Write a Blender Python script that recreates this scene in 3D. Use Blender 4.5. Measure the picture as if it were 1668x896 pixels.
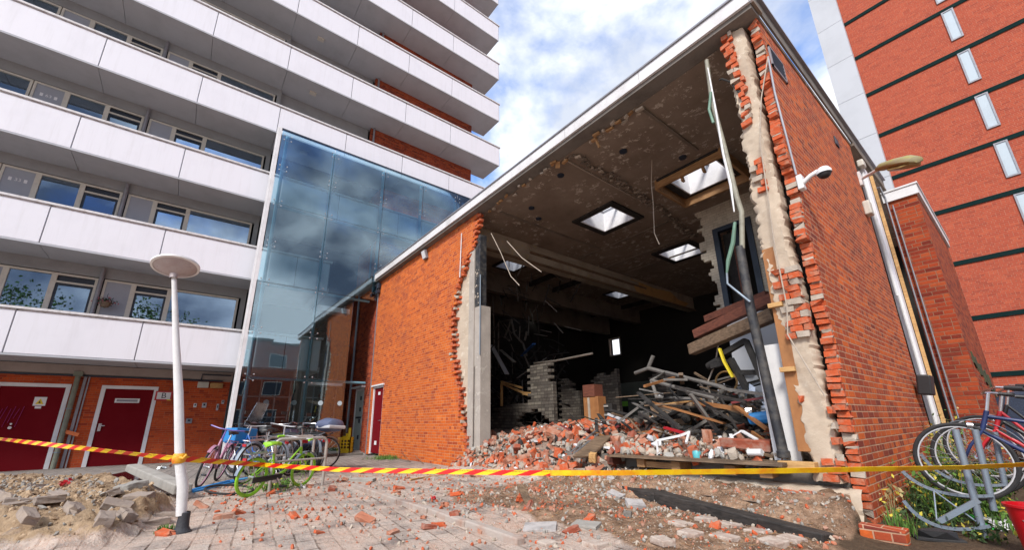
import bpy, bmesh, math, random
import numpy as np
from math import sin, cos, pi, radians as R
from mathutils import Vector, Matrix, Euler
C0 = bpy.context.scene.collection
for o in list(bpy.data.objects): bpy.data.objects.remove(o)
SC = bpy.context.scene
rnd = random.Random(7)
# ------------------------------------------------------------------ camera
EYE = Vector((0, 0, 0.95))
FPX, PITCH, ROLL, YAW, PX, PY = 661.8, .2796, .0145, .8988, 834., 497.4
cp, sp, cr, sr, cyw, syw = cos(PITCH), sin(PITCH), cos(ROLL), sin(ROLL), cos(YAW), sin(YAW)
def cam_to_world(v):            # camera-frame vector (x right, y up, z back) -> world
    x, y, z = v
    x, y = cr*x+sr*y, -sr*x+cr*y
    z = -z
    u = y*cp+z*sp; fw = z*cp-y*sp
    return Vector((x*cyw-fw*syw, x*syw+fw*cyw, u))
def at(px, py, ax, val):        # the point a photo pixel shows, on the plane axis = val
    d = cam_to_world(((px-PX)/FPX, -(py-PY)/FPX, -1.))
    return EYE+d*((val-EYE[ax])/d[ax])
cam = bpy.data.cameras.new('camera'); co = bpy.data.objects.new('camera', cam); C0.objects.link(co)
M = Matrix([cam_to_world((1, 0, 0)), cam_to_world((0, 1, 0)), cam_to_world((0, 0, 1))]).transposed()
co.matrix_world = Matrix.Translation(EYE) @ M.to_4x4()
cam.sensor_width = 36; cam.lens = 36*FPX/1668
cam.shift_x = 0; cam.shift_y = (PY-448)/1668
cam.clip_start = .05; cam.clip_end = 900
SC.camera = co
# ------------------------------------------------------------------ sky, sun, exposure
SUN_EL, SUN_AZ = R(42), R(149)   # azimuth measured from +Y towards +X
w = bpy.data.worlds.new('World'); SC.world = w; w.use_nodes = True
nt = w.node_tree; nt.nodes.clear()
def N(nt, t, **k):
    n = nt.nodes.new(t)
    for a, b in k.items(): setattr(n, a, b)
    return n
sky = N(nt, 'ShaderNodeTexSky', sky_type='NISHITA', sun_disc=False, sun_elevation=SUN_EL, sun_rotation=SUN_AZ)
tc = N(nt, 'ShaderNodeTexCoord'); mp = N(nt, 'ShaderNodeMapping')
mp.inputs['Scale'].default_value = (1, 1, 1.6); mp.inputs['Location'].default_value = (0, 0, 0)
nz = N(nt, 'ShaderNodeTexNoise'); nz.inputs['Scale'].default_value = 2.1; nz.inputs['Detail'].default_value = 7; nz.inputs['Roughness'].default_value = .56; nz.inputs['Distortion'].default_value = .25
cl = N(nt, 'ShaderNodeValToRGB'); cl.color_ramp.elements[0].position = .365; cl.color_ramp.elements[1].position = .49
nz2 = N(nt, 'ShaderNodeTexNoise'); nz2.inputs['Scale'].default_value = 3.3; nz2.inputs['Detail'].default_value = 6
cc = N(nt, 'ShaderNodeValToRGB'); cc.color_ramp.elements[0].position = .36; cc.color_ramp.elements[1].position = .62
cc.color_ramp.elements[0].color = (4.6, 5.0, 5.8, 1); cc.color_ramp.elements[1].color = (8.3, 8.5, 8.9, 1)
mx = N(nt, 'ShaderNodeMixRGB'); bg = N(nt, 'ShaderNodeBackground'); wo = N(nt, 'ShaderNodeOutputWorld')
bg.inputs['Strength'].default_value = .095
L = nt.links.new
L(tc.outputs['Generated'], mp.inputs['Vector']); L(mp.outputs[0], nz.inputs['Vector']); L(mp.outputs[0], nz2.inputs['Vector'])
tn = N(nt, 'ShaderNodeMixRGB', blend_type='MULTIPLY'); tn.inputs[0].default_value = 1; tn.inputs[2].default_value = (1.35, 1.7, 2.2, 1)
L(sky.outputs[0], tn.inputs[1]); L(nz.outputs['Fac'], cl.inputs[0]); L(nz2.outputs['Fac'], cc.inputs[0])
L(cl.outputs[0], mx.inputs[0]); L(tn.outputs[0], mx.inputs[1]); L(cc.outputs[0], mx.inputs[2])
sxyz = N(nt, 'ShaderNodeSeparateXYZ'); L(tc.outputs['Generated'], sxyz.inputs[0])      # heavier, darker cloud towards the east
ea = N(nt, 'ShaderNodeMapRange'); L(sxyz.outputs[0], ea.inputs[0]); ea.inputs[1].default_value = .25; ea.inputs[2].default_value = .75; ea.inputs[3].default_value = 0; ea.inputs[4].default_value = 1
dk = N(nt, 'ShaderNodeValToRGB'); dk.color_ramp.elements[0].position = .42; dk.color_ramp.elements[1].position = .60; dk.color_ramp.elements[0].color = (.20, .23, .30, 1); dk.color_ramp.elements[1].color = (1, 1, 1, 1)
L(nz2.outputs['Fac'], dk.inputs[0]); em = N(nt, 'ShaderNodeMixRGB', blend_type='MULTIPLY'); L(ea.outputs[0], em.inputs[0]); L(mx.outputs[0], em.inputs[1]); L(dk.outputs[0], em.inputs[2])
L(em.outputs[0], bg.inputs['Color']); L(bg.outputs[0], wo.inputs['Surface'])
sun = bpy.data.lights.new('sun', 'SUN'); sun.energy = 2.3; sun.angle = R(14); sun.color = (1, .95, .88)
so = bpy.data.objects.new('sun', sun); C0.objects.link(so)
sd = Vector((sin(SUN_AZ)*cos(SUN_EL), cos(SUN_AZ)*cos(SUN_EL), sin(SUN_EL)))
so.rotation_euler = sd.to_track_quat('Z', 'Y').to_euler()
vs = SC.view_settings; vs.view_transform = 'Standard'; vs.look = 'None'; vs.gamma = 1; vs.use_curve_mapping = False
vs.exposure = 0.82
SC.render.engine = 'CYCLES'; SC.cycles.max_bounces = 8; SC.cycles.diffuse_bounces = 5; SC.cycles.transparent_max_bounces = 16
SC.cycles.use_denoising = True; SC.cycles.caustics_reflective = False; SC.cycles.caustics_refractive = False

# ------------------------------------------------------------------ materials
def newmat(name):
    m = bpy.data.materials.new(name); m.use_nodes = True
    nt = m.node_tree; b = nt.nodes['Principled BSDF']
    return m, nt, b
def noise(nt, scale, detail=4, rough=.6, vec=None):
    n = N(nt, 'ShaderNodeTexNoise'); n.inputs['Scale'].default_value = scale; n.inputs['Detail'].default_value = detail; n.inputs['Roughness'].default_value = rough
    if vec is not None: nt.links.new(vec, n.inputs['Vector'])
    return n
def ramp(nt, fac, stops):
    r = N(nt, 'ShaderNodeValToRGB'); e = r.color_ramp.elements
    while len(e) < len(stops): e.new(.5)
    for k, (p, c) in enumerate(stops):
        e[k].position = p; e[k].color = (c, c, c, 1) if isinstance(c, (int, float)) else (*c, 1)
    nt.links.new(fac, r.inputs[0]); return r
def mixc(nt, fac, a, b, mode='MIX'):
    m = N(nt, 'ShaderNodeMixRGB', blend_type=mode)
    for s, v in ((m.inputs[0], fac), (m.inputs[1], a), (m.inputs[2], b)):
        if isinstance(v, (int, float)): s.default_value = v
        elif isinstance(v, tuple): s.default_value = (*v, 1)
        else: nt.links.new(v, s)
    return m.outputs[0]
def bump(nt, b, h, strength=.5, dist=.01, prev=None):
    n = N(nt, 'ShaderNodeBump'); n.inputs['Strength'].default_value = strength; n.inputs['Distance'].default_value = dist
    nt.links.new(h, n.inputs['Height'])
    if prev is not None: nt.links.new(prev, n.inputs['Normal'])
    nt.links.new(n.outputs[0], b.inputs['Normal']); return n.outputs[0]
def wpos(nt): return N(nt, 'ShaderNodeNewGeometry').outputs['Position']
def opos(nt): return N(nt, 'ShaderNodeTexCoord').outputs['Object']
def plain(name, col, rough=.6, metal=0, dirt=.25, scale=4, bumpy=.15, dcol=None, local=False, grain=60, spec=.5):
    """a real surface: base colour varied by two scales of noise, plus fine relief"""
    m, nt, b = newmat(name); v = opos(nt) if local else wpos(nt)
    n = noise(nt, scale, 6, .65, v); f = noise(nt, grain, 3, .6, v)
    dc = dcol or tuple(c*.45 for c in col)
    c = mixc(nt, ramp(nt, n.outputs['Fac'], [(.45, 0.), (.72, dirt)]).outputs[0], tuple(col), dc)
    c = mixc(nt, .12*min(1, dirt*4), c, ramp(nt, f.outputs['Fac'], [(.3, .5), (.7, 1.)]).outputs[0], 'MULTIPLY')
    nt.links.new(c, b.inputs['Base Color'])
    nt.links.new(ramp(nt, n.outputs['Fac'], [(.3, rough), (.75, min(1, rough+.2))]).outputs[0], b.inputs['Roughness'])
    b.inputs['Metallic'].default_value = metal; b.inputs['Specular IOR Level'].default_value = spec
    if bumpy: bump(nt, b, f.outputs['Fac'], bumpy, .01)
    return m
def boxuv(nt):
    """world position unfolded on the wall's own plane: (along the wall, height)"""
    g = N(nt, 'ShaderNodeNewGeometry'); s = N(nt, 'ShaderNodeSeparateXYZ'); nt.links.new(g.outputs['Position'], s.inputs[0])
    t = N(nt, 'ShaderNodeSeparateXYZ'); nt.links.new(g.outputs['True Normal'], t.inputs[0])
    def ab(x):
        a = N(nt, 'ShaderNodeMath', operation='ABSOLUTE'); nt.links.new(x, a.inputs[0]); return a.outputs[0]
    def gt(a, b):
        q = N(nt, 'ShaderNodeMath', operation='GREATER_THAN'); nt.links.new(a, q.inputs[0])
        if isinstance(b, float): q.inputs[1].default_value = b
        else: nt.links.new(b, q.inputs[1])
        return q.outputs[0]
    xdom = gt(ab(t.outputs[0]), ab(t.outputs[1])); zdom = gt(ab(t.outputs[2]), .75)
    def mf(f, a, b):
        q = N(nt, 'ShaderNodeMix'); nt.links.new(f, q.inputs[0]); nt.links.new(a, q.inputs[2]); nt.links.new(b, q.inputs[3]); return q.outputs[0]
    u = mf(xdom, s.outputs[0], s.outputs[1]); v = mf(zdom, s.outputs[2], s.outputs[1]); 
    c = N(nt, 'ShaderNodeCombineXYZ'); nt.links.new(u, c.inputs[0]); nt.links.new(v, c.inputs[1])
    return c.outputs[0], g.outputs['Position']
def brick_mat(name, tones, mortar, L=.225, H=.067, m=.007, stain=(.05, .03, .025), stain_amt=.35, patch_tint=None, bmp=.6, soot=0.):
    mt, nt, b = newmat(name); uv, pos = boxuv(nt)
    wob = noise(nt, 3, 3, .5, pos); wv = N(nt, 'ShaderNodeVectorMath', operation='MULTIPLY_ADD')
    nt.links.new(wob.outputs['Color'], wv.inputs[0]); wv.inputs[1].default_value = (.012, .008, 0); nt.links.new(uv, wv.inputs[2])
    br = N(nt, 'ShaderNodeTexBrick'); nt.links.new(wv.outputs[0], br.inputs['Vector'])
    br.offset = .5; br.squash = .5; br.squash_frequency = 3
    for k, v in dict(Scale=1, **{'Mortar Size': m, 'Mortar Smooth': .35, 'Bias': 0, 'Brick Width': L, 'Row Height': H}).items(): br.inputs[k].default_value = v
    br.inputs['Color1'].default_value = (0, 0, 0, 1); br.inputs['Color2'].default_value = (1, 1, 1, 1); br.inputs['Mortar'].default_value = (.5, .5, .5, 1)
    n = len(tones); r = ramp(nt, br.outputs['Color'], [(k/(n-1), c) for k, c in enumerate(tones)])
    g = noise(nt, 45, 4, .7, pos); big = noise(nt, .9, 5, .62, pos); mid = noise(nt, 5, 4, .6, pos)
    c = mixc(nt, .55, r.outputs[0], ramp(nt, g.outputs['Fac'], [(.25, .55), (.6, 1.05)]).outputs[0], 'MULTIPLY')
    if patch_tint: c = mixc(nt, ramp(nt, big.outputs['Fac'], [(.42, 0.), (.62, .8)]).outputs[0], c, mixc(nt, 1, c, patch_tint, 'MULTIPLY'))  # random large patches multiply the brick's own tone
    mc = mixc(nt, ramp(nt, mid.outputs['Fac'], [(.4, 0.), (.65, .6)]).outputs[0], tuple(mortar), tuple(k*.55 for k in mortar))
    c = mixc(nt, br.outputs['Fac'], c, mc)
    st = noise(nt, 1.7, 7, .7, pos)
    c = mixc(nt, ramp(nt, st.outputs['Fac'], [(.5, 0.), (.75, stain_amt)]).outputs[0], c, tuple(stain))
    if soot: c = mixc(nt, ramp(nt, big.outputs['Fac'], [(.3, soot), (.7, soot*.4)]).outputs[0], c, (.015, .013, .012))
    nt.links.new(c, b.inputs['Base Color']); b.inputs['Roughness'].default_value = .88; b.inputs['Specular IOR Level'].default_value = .25
    inv = N(nt, 'ShaderNodeMath', operation='SUBTRACT'); inv.inputs[0].default_value = 1; nt.links.new(br.outputs['Fac'], inv.inputs[1])
    p = bump(nt, b, inv.outputs[0], bmp, .012); bump(nt, b, g.outputs['Fac'], .35, .008, p)
    return mt
def wood_mat(name, col, dark, sc=(2, 14, 14), rough=.7):
    m, nt, b = newmat(name); v = opos(nt); mp = N(nt, 'ShaderNodeMapping'); mp.inputs['Scale'].default_value = sc; nt.links.new(v, mp.inputs[0])
    n = noise(nt, 3, 6, .65, mp.outputs[0]); k = noise(nt, 2.2, 5, .6, v)
    c = ramp(nt, n.outputs['Fac'], [(.3, dark), (.65, col)]).outputs[0]
    c = mixc(nt, ramp(nt, k.outputs['Fac'], [(.5, 0.), (.72, .5)]).outputs[0], c, tuple(x*.3 for x in dark))
    nt.links.new(c, b.inputs['Base Color']); b.inputs['Roughness'].default_value = rough; bump(nt, b, n.outputs['Fac'], .3, .01)
    return m
def glass_mat(name, tint, refl, rcol=(.9, .95, 1), rough=.01, k=1.6):
    m, nt, b = newmat(name); nt.nodes.remove(b); out = nt.nodes['Material Output']
    t = N(nt, 'ShaderNodeBsdfTransparent'); t.inputs[0].default_value = (*tint, 1)
    g = N(nt, 'ShaderNodeBsdfGlossy'); g.inputs['Color'].default_value = (*rcol, 1); g.inputs['Roughness'].default_value = rough
    n = noise(nt, .7, 2, .5, wpos(nt)); bp = N(nt, 'ShaderNodeBump'); bp.inputs['Strength'].default_value = .12; bp.inputs['Distance'].default_value = .02
    nt.links.new(n.outputs['Fac'], bp.inputs['Height']); nt.links.new(bp.outputs[0], g.inputs['Normal'])
    lw = N(nt, 'ShaderNodeFresnel'); lw.inputs['IOR'].default_value = 1.5
    a = N(nt, 'ShaderNodeMath', operation='MULTIPLY_ADD', use_clamp=True); nt.links.new(lw.outputs[0], a.inputs[0]); a.inputs[1].default_value = k; a.inputs[2].default_value = refl
    mx = N(nt, 'ShaderNodeMixShader'); nt.links.new(a.outputs[0], mx.inputs[0]); nt.links.new(t.outputs[0], mx.inputs[1]); nt.links.new(g.outputs[0], mx.inputs[2])
    nt.links.new(mx.outputs[0], out.inputs['Surface']); return m
def burnt_mat(name, base, soot=.6, peel=(.45, .4, .33), scale=1.3, peel_amt=.5, grime=(.07, .045, .03)):
    """smoke-stained plaster with flaked patches"""
    m, nt, b = newmat(name); v = wpos(nt)
    a = noise(nt, scale, 8, .65, v); p = noise(nt, 6, 8, .75, v); f = noise(nt, 30, 4, .7, v); q = noise(nt, .8, 3, .5, v)
    c = mixc(nt, ramp(nt, a.outputs['Fac'], [(.3, soot*.35), (.68, soot)]).outputs[0], tuple(base), tuple(grime))
    pm = mixc(nt, 1., ramp(nt, p.outputs['Fac'], [(.56, 0.), (.60, peel_amt)]).outputs[0], ramp(nt, q.outputs['Fac'], [(.44, 0.), (.52, 1.)]).outputs[0], 'MULTIPLY')
    c = mixc(nt, pm, c, tuple(peel))
    nt.links.new(c, b.inputs['Base Color']); b.inputs['Roughness'].default_value = .92; b.inputs['Specular IOR Level'].default_value = .15
    bump(nt, b, f.outputs['Fac'], .4, .012); return m
MAT = {}
MAT['brick_left'] = brick_mat('orange_brick', [(.34, .060, .022), (.50, .098, .019), (.60, .130, .020), (.54, .108, .018), (.66, .165, .030)], (.60, .30, .16), m=.006, stain=(.24, .065, .055), stain_amt=.55, patch_tint=(1.15, 1.12, 1.0))
MAT['brick_right'] = brick_mat('red_brick', [(.19, .038, .026), (.39, .070, .024), (.31, .052, .026), (.57, .118, .024), (.45, .080, .022)], (.52, .31, .20), m=.0065, stain=(.24, .062, .040), stain_amt=.35, patch_tint=(1.3, 1.25, .95))
MAT['brick_block'] = brick_mat('dark_red_brick', [(.17, .025, .015), (.30, .045, .02), (.38, .06, .02), (.44, .09, .03)], (.30, .16, .10), L=.26, H=.075, m=.006, stain_amt=.5)
MAT['brick_tower'] = brick_mat('salmon_brick', [(.32, .06, .035), (.44, .085, .042), (.39, .070, .038), (.48, .10, .048)], (.42, .17, .11), L=.26, H=.085, m=.008, stain=(.32, .09, .06), stain_amt=.2, bmp=.3)
MAT['brick_ground'] = brick_mat('orange_red_brick', [(.32, .045, .020), (.54, .080, .022), (.58, .10, .024), (.44, .062, .02)], (.46, .16, .085), L=.24, H=.06, m=.005, stain_amt=.35)
MAT['brick_grey'] = brick_mat('grey_block', [(.15, .13, .11), (.22, .19, .16), (.36, .32, .26)], (.12, .10, .085), L=.26, H=.08, m=.008, stain_amt=.8, soot=.7)
MAT['brick_white'] = brick_mat('limewashed_brick', [(.60, .54, .44), (.66, .60, .50), (.56, .50, .41)], (.50, .44, .35), stain=(.14, .10, .07), stain_amt=.6, bmp=.5)
m, nt, b = newmat('white_parapet'); v = wpos(nt); mp = N(nt, 'ShaderNodeMapping'); mp.inputs['Scale'].default_value = (9, 9, .7); nt.links.new(v, mp.inputs[0])
n1 = noise(nt, 1.2, 5, .6, mp.outputs[0]); n2 = noise(nt, 1.1, 4, .6, v); n3 = noise(nt, 30, 3, .6, v)
c = mixc(nt, ramp(nt, n1.outputs['Fac'], [(.50, 0.), (.75, .22)]).outputs[0], (.80, .80, .86), (.56, .55, .56)); c = mixc(nt, ramp(nt, n2.outputs['Fac'], [(.5, 0.), (.7, .25)]).outputs[0], c, (.66, .66, .72))
nt.links.new(c, b.inputs['Base Color']); b.inputs['Roughness'].default_value = .45; bump(nt, b, n2.outputs['Fac'], .12, .03); MAT['white_panel'] = m
MAT['white_trim'] = plain('white_trim', (.78, .78, .80), .5, dirt=.3, scale=3, bumpy=.05)
MAT['fascia'] = plain('weathered_fascia', (.72, .72, .74), .5, dirt=.45, scale=2.2, bumpy=.08, dcol=(.34, .32, .30))
MAT['soffit'] = plain('grey_soffit', (.47, .49, .53), .8, dirt=.25, scale=1.2, bumpy=.05)
MAT['grey_panel'] = plain('grey_panel', (.33, .35, .40), .45, dirt=.15, scale=1.5, bumpy=.03)
MAT['grey_wall'] = plain('grey_cladding', (.30, .31, .32), .7, dirt=.3, scale=2, bumpy=.05)
MAT['rail'] = plain('rail_metal', (.74, .73, .74), .4, dirt=.5, scale=9, bumpy=.05, dcol=(.25, .2, .17))
MAT['grey_metal'] = plain('grey_metal', (.28, .28, .31), .45, .3, dirt=.3, scale=7)
MAT['cream'] = plain('cream_frame', (.62, .59, .52), .45, dirt=.25, scale=6)
MAT['dark_frame'] = plain('dark_frame', (.02, .03, .05), .4, dirt=.1)
MAT['win'] = glass_mat('window_glass', (.40, .46, .50), .34, (.62, .80, 1.0))
MAT['curtain'] = plain('curtain_cloth', (.50, .55, .52), .9, dirt=.3, scale=3)
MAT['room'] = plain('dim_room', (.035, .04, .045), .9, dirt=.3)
MAT['glass'] = glass_mat('tinted_glass', (.82, .97, 1.0), .11, (.80, .91, 1.0), k=1.6)
MAT['post'] = plain('blue_steel', (.16, .36, .46), .4, dirt=.3, scale=5)
MAT['steel'] = plain('brushed_steel', (.55, .56, .58), .3, .8, dirt=.2, scale=8)
MAT['frost'] = plain('frosted_disc', (.45, .58, .64), .6, dirt=.05)
MAT['red_door'] = plain('red_door_paint', (.16, .003, .008), .75, dirt=.3, scale=2.5, bumpy=.05, dcol=(.12, .003, .007), spec=.15)
MAT['conc'] = plain('concrete', (.36, .34, .31), .9, dirt=.6, scale=2.5, bumpy=.5, grain=35)
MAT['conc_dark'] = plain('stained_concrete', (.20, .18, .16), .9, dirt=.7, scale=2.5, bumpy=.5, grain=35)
MAT['pinkconc'] = plain('painted_beam', (.38, .32, .29), .85, dirt=.4, scale=2, bumpy=.2)
MAT['plaster'] = burnt_mat('broken_plaster', (.62, .53, .42), .4, (.68, .62, .52), 2.5, .6, (.22, .13, .08))
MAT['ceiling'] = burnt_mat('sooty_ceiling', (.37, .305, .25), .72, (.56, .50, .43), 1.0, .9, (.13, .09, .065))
MAT['lintel'] = burnt_mat('lintel_plaster', (.58, .51, .41), .6, (.55, .42, .18), 1.6, .4, (.10, .07, .05))
MAT['innerwall'] = burnt_mat('inner_wall_plaster', (.48, .42, .34), .5, (.3, .26, .2), 1.4, .4, (.13, .10, .07))
MAT['char'] = plain('charred', (.022, .02, .019), .85, dirt=.6, scale=6, bumpy=.6, dcol=(.07, .065, .06), grain=30)
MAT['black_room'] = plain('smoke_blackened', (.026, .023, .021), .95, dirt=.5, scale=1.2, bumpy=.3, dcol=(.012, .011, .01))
MAT['beam_dark'] = plain('scorched_beam', (.21, .17, .135), .9, dirt=.6, scale=1.5, bumpy=.3, dcol=(.05, .04, .03))
MAT['black_steel'] = plain('black_paint', (.02, .022, .028), .5, dirt=.35, scale=9, bumpy=.2, dcol=(.25, .22, .18))
MAT['wood'] = wood_mat('raw_timber', (.46, .27, .12), (.25, .12, .05))
MAT['wood_red'] = wood_mat('red_brown_timber', (.22, .07, .04), (.09, .03, .02))
MAT['wood_dark'] = wood_mat('weathered_timber', (.24, .16, .10), (.08, .05, .03))
MAT['wood_char'] = wood_mat('half_burnt_timber', (.06, .05, .045), (.012, .011, .01))
MAT['ply'] = wood_mat('brown_board', (.38, .17, .06), (.30, .12, .04), sc=(3, 3, 1.2))
MAT['yellowwood'] = wood_mat('yellow_timber', (.62, .38, .15), (.42, .22, .08))
MAT['green'] = plain('dark_green_trim', (.006, .022, .022), .8, dirt=.2, spec=.1)
MAT['towerwhite'] = plain('white_render', (.50, .52, .56), .7, dirt=.2, scale=.5, bumpy=.05)
MAT['tape'] = None
MAT['rubber'] = plain('tyre_rubber', (.018, .018, .02), .7, dirt=.4, scale=20, local=True, dcol=(.07, .06, .05))
MAT['chrome'] = plain('chrome', (.6, .6, .62), .22, .9, dirt=.3, scale=15, local=True)
MAT['galv'] = plain('galvanised', (.24, .29, .35), .5, .45, dirt=.4, scale=6, bumpy=.1, dcol=(.22, .23, .24))
MAT['blackplastic'] = plain('black_plastic', (.02, .02, .022), .4, dirt=.2, local=True)
def paint(name, c, r=.3): return plain(name, c, r, dirt=.2, scale=12, local=True, bumpy=.02)
for k, c in dict(green_bike=(.28, .60, .03), pink=(.42, .20, .29), blue=(.03, .14, .48), navy=(.015, .03, .11), red=(.50, .02, .03), silver=(.50, .50, .52),
                 black=(.02, .02, .022), white=(.75, .75, .76), teal=(.10, .45, .50), scooter=(.10, .12, .20), scooter_grey=(.34, .38, .46), purple=(.18, .12, .40), yellow=(.80, .62, .02), bright_blue=(.02, .22, .55), orange=(.65, .14, .02), oxblood=(.18, .02, .02)).items(): MAT[k] = paint(k+'_paint', c)
MAT['plastic'] = glass_mat('clear_plastic', (.85, .88, .9), .2, (1, 1, 1), .15)
# ------------------------------------------------------------------ mesh helpers
class MB:
    def __init__(s): s.v = []; s.f = []; s.m = []
    def add(s, vs, fs, mi=0):
        o = len(s.v); s.v += [tuple(p) for p in vs]; s.f += [[i+o for i in f] for f in fs]; s.m += [mi]*len(fs); return s
    def box(s, a, b, mi=0, jit=0):
        x0, x1 = sorted((a[0], b[0])); y0, y1 = sorted((a[1], b[1])); z0, z1 = sorted((a[2], b[2]))
        v = [(x, y, z) for z in (z0, z1) for y in (y0, y1) for x in (x0, x1)]
        if jit: v = [tuple(c+rnd.uniform(-jit, jit) for c in p) for p in v]
        return s.add(v, [(0, 2, 3, 1), (4, 5, 7, 6), (0, 1, 5, 4), (2, 6, 7, 3), (0, 4, 6, 2), (1, 3, 7, 5)], mi)
    def obox(s, c, size, rot=(0, 0, 0), mi=0, jit=0):
        m = Euler(rot).to_matrix(); c = Vector(c)
        v = [c+m @ Vector((x*size[0]/2+rnd.uniform(-jit, jit), y*size[1]/2+rnd.uniform(-jit, jit), z*size[2]/2+rnd.uniform(-jit, jit))) for z in (-1, 1) for y in (-1, 1) for x in (-1, 1)]
        return s.add(v, [(0, 2, 3, 1), (4, 5, 7, 6), (0, 1, 5, 4), (2, 6, 7, 3), (0, 4, 6, 2), (1, 3, 7, 5)], mi)
    def bar(s, a, b, w, h, mi=0, up=(0, 0, 1), jit=0):       # a straight board from a to b
        a = Vector(a); b = Vector(b); d = (b-a).normalized(); u = Vector(up)
        if abs(d.dot(u)) > .95: u = Vector((1, 0, 0))
        x = d.cross(u).normalized(); y = x.cross(d)
        v = [p+x*(i*w/2)+y*(j*h/2)+Vector([rnd.uniform(-jit, jit) for _ in range(3)]) for p in (a, b) for j in (-1, 1) for i in (-1, 1)]
        return s.add(v, [(0, 1, 3, 2), (4, 6, 7, 5), (0, 4, 5, 1), (2, 3, 7, 6), (0, 2, 6, 4), (1, 5, 7, 3)], mi)
    def tube(s, pts, r, n=8, mi=0, cap=True):
        P = [Vector(p) for p in pts]; R_ = r if isinstance(r, (list, tuple)) else [r]*len(P); o = len(s.v); x = None
        for i, p in enumerate(P):
            d = (P[min(i+1, len(P)-1)]-P[max(i-1, 0)]).normalized()
            if x is None: x = d.cross(Vector((0, 0, 1)) if abs(d.z) < .9 else Vector((1, 0, 0))).normalized()
            else: x = (x-d*x.dot(d)).normalized()
            y = d.cross(x)
            for k in range(n):
                t = 2*pi*k/n; s.v.append(tuple(p+(x*cos(t)+y*sin(t))*R_[i]))
        fs = [[o+i*n+k, o+i*n+(k+1) % n, o+(i+1)*n+(k+1) % n, o+(i+1)*n+k] for i in range(len(P)-1) for k in range(n)]
        if cap: fs += [[o+k for k in range(n)][::-1], [o+(len(P)-1)*n+k for k in range(n)]]
        s.f += fs; s.m += [mi]*len(fs); return s
    def torus(s, c, ax, Rm, r, n=32, k=8, mi=0, arc=None, ry=None):
        c = Vector(c); ax = Vector(ax).normalized(); u = ax.orthogonal().normalized()
        if abs(ax.y) > .9: u = Vector((1, 0, 0))
        w_ = ax.cross(u); a0, a1 = arc or (0, 2*pi); cl_ = arc is None; m = n if cl_ else n+1; o = len(s.v)
        for i in range(m):
            t = a0+(a1-a0)*i/n; d = u*cos(t)+w_*sin(t)
            for j in range(k):
                q = 2*pi*j/k; s.v.append(tuple(c+d*(Rm+r*cos(q))+ax*((ry or r)*sin(q))))
        fs = [[o+i*k+j, o+i*k+(j+1) % k, o+((i+1) % m)*k+(j+1) % k, o+((i+1) % m)*k+j] for i in range(n) for j in range(k)]
        s.f += fs; s.m += [mi]*len(fs); return s
    def lathe(s, prof, c=(0, 0, 0), n=24, mi=0, ax=None):
        c = Vector(c); o = len(s.v); q = Vector((0, 0, 1)).rotation_difference(Vector(ax)).to_matrix() if ax else Matrix.Identity(3)
        for r, z in prof:
            for k in range(n): t = 2*pi*k/n; s.v.append(tuple(c+q @ Vector((r*cos(t), r*sin(t), z))))
        fs = [[o+i*n+k, o+i*n+(k+1) % n, o+(i+1)*n+(k+1) % n, o+(i+1)*n+k] for i in range(len(prof)-1) for k in range(n)]
        s.f += fs; s.m += [mi]*len(fs); return s
    def prism(s, pts, ax, a, b, mi=0):        # polygon in the plane across axis ax, from a to b
        def mk(p, t): q = list(p); q.insert(ax, t); return tuple(q)
        n = len(pts); v = [mk(p, a) for p in pts]+[mk(p, b) for p in pts]
        return s.add(v, [list(range(n)), list(range(2*n-1, n-1, -1))]+[(i, i+n, (i+1) % n+n, (i+1) % n) for i in range(n)], mi)
    def sheet(s, vs, mi=0): return s.add(vs, [list(range(len(vs)))], mi)
    def rock(s, c, size, rng, mi=0, rot=None):
        v = ICO * (1+rng.uniform(-.32, .22, (12, 1))) * np.array(size)/2
        v = np.clip(v, -np.array(size)*.42, np.array(size)*.42)
        m = np.array(Euler(rot if rot is not None else tuple(rng.uniform(-pi, pi, 3))).to_matrix()); v = v @ m.T+np.array(c)
        return s.add(v.tolist(), ICOF, mi)
    def brick(s, c, size, rng, mi=0, rot=None):
        v = BOXV*np.array(size)/2+rng.uniform(-.1, .1, (8, 3))*min(size)
        if rng.random() < .5: v[int(rng.integers(8))] *= rng.uniform(.3, .7)
        m = np.array(Euler(rot if rot is not None else tuple(rng.uniform(-pi, pi, 3))).to_matrix()); v = v @ m.T+np.array(c)
        return s.add(v.tolist(), BOXF, mi)
    def build(s, name, mats, parent=None, off=(0, 0, 0), smooth=False, bevel=0):
        me = bpy.data.meshes.new(name); o_ = np.array(off, float); v = (np.array(s.v, float)-o_)
        me.from_pydata(v.tolist(), [], s.f)
        for m in (mats if isinstance(mats, (list, tuple)) else [mats]): me.materials.append(MAT[m] if isinstance(m, str) else m)
        me.polygons.foreach_set('material_index', s.m); me.update()
        bm = bmesh.new(); bm.from_mesh(me); bmesh.ops.recalc_face_normals(bm, faces=bm.faces) if len(s.f) < 20000 else None; bm.to_mesh(me); bm.free()
        if smooth:
            me.polygons.foreach_set('use_smooth', [True]*len(me.polygons)); me.update()
            try: me.set_sharp_from_angle(angle=R(40))
            except Exception: pass
        ob = bpy.data.objects.new(name, me); C0.objects.link(ob)
        if parent is not None: ob.parent = parent
        if bevel:
            b = ob.modifiers.new('bevel', 'BEVEL'); b.width = bevel; b.segments = 2; b.limit_method = 'ANGLE'; b.angle_limit = R(50)
        return ob
_b = bmesh.new(); bmesh.ops.create_icosphere(_b, subdivisions=1, radius=1.1); ICO = np.array([v.co[:] for v in _b.verts]); ICOF = [[v.index for v in f.verts] for f in _b.faces]; _b.free()
if len(ICO) != 12: raise SystemExit('ico')
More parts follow.
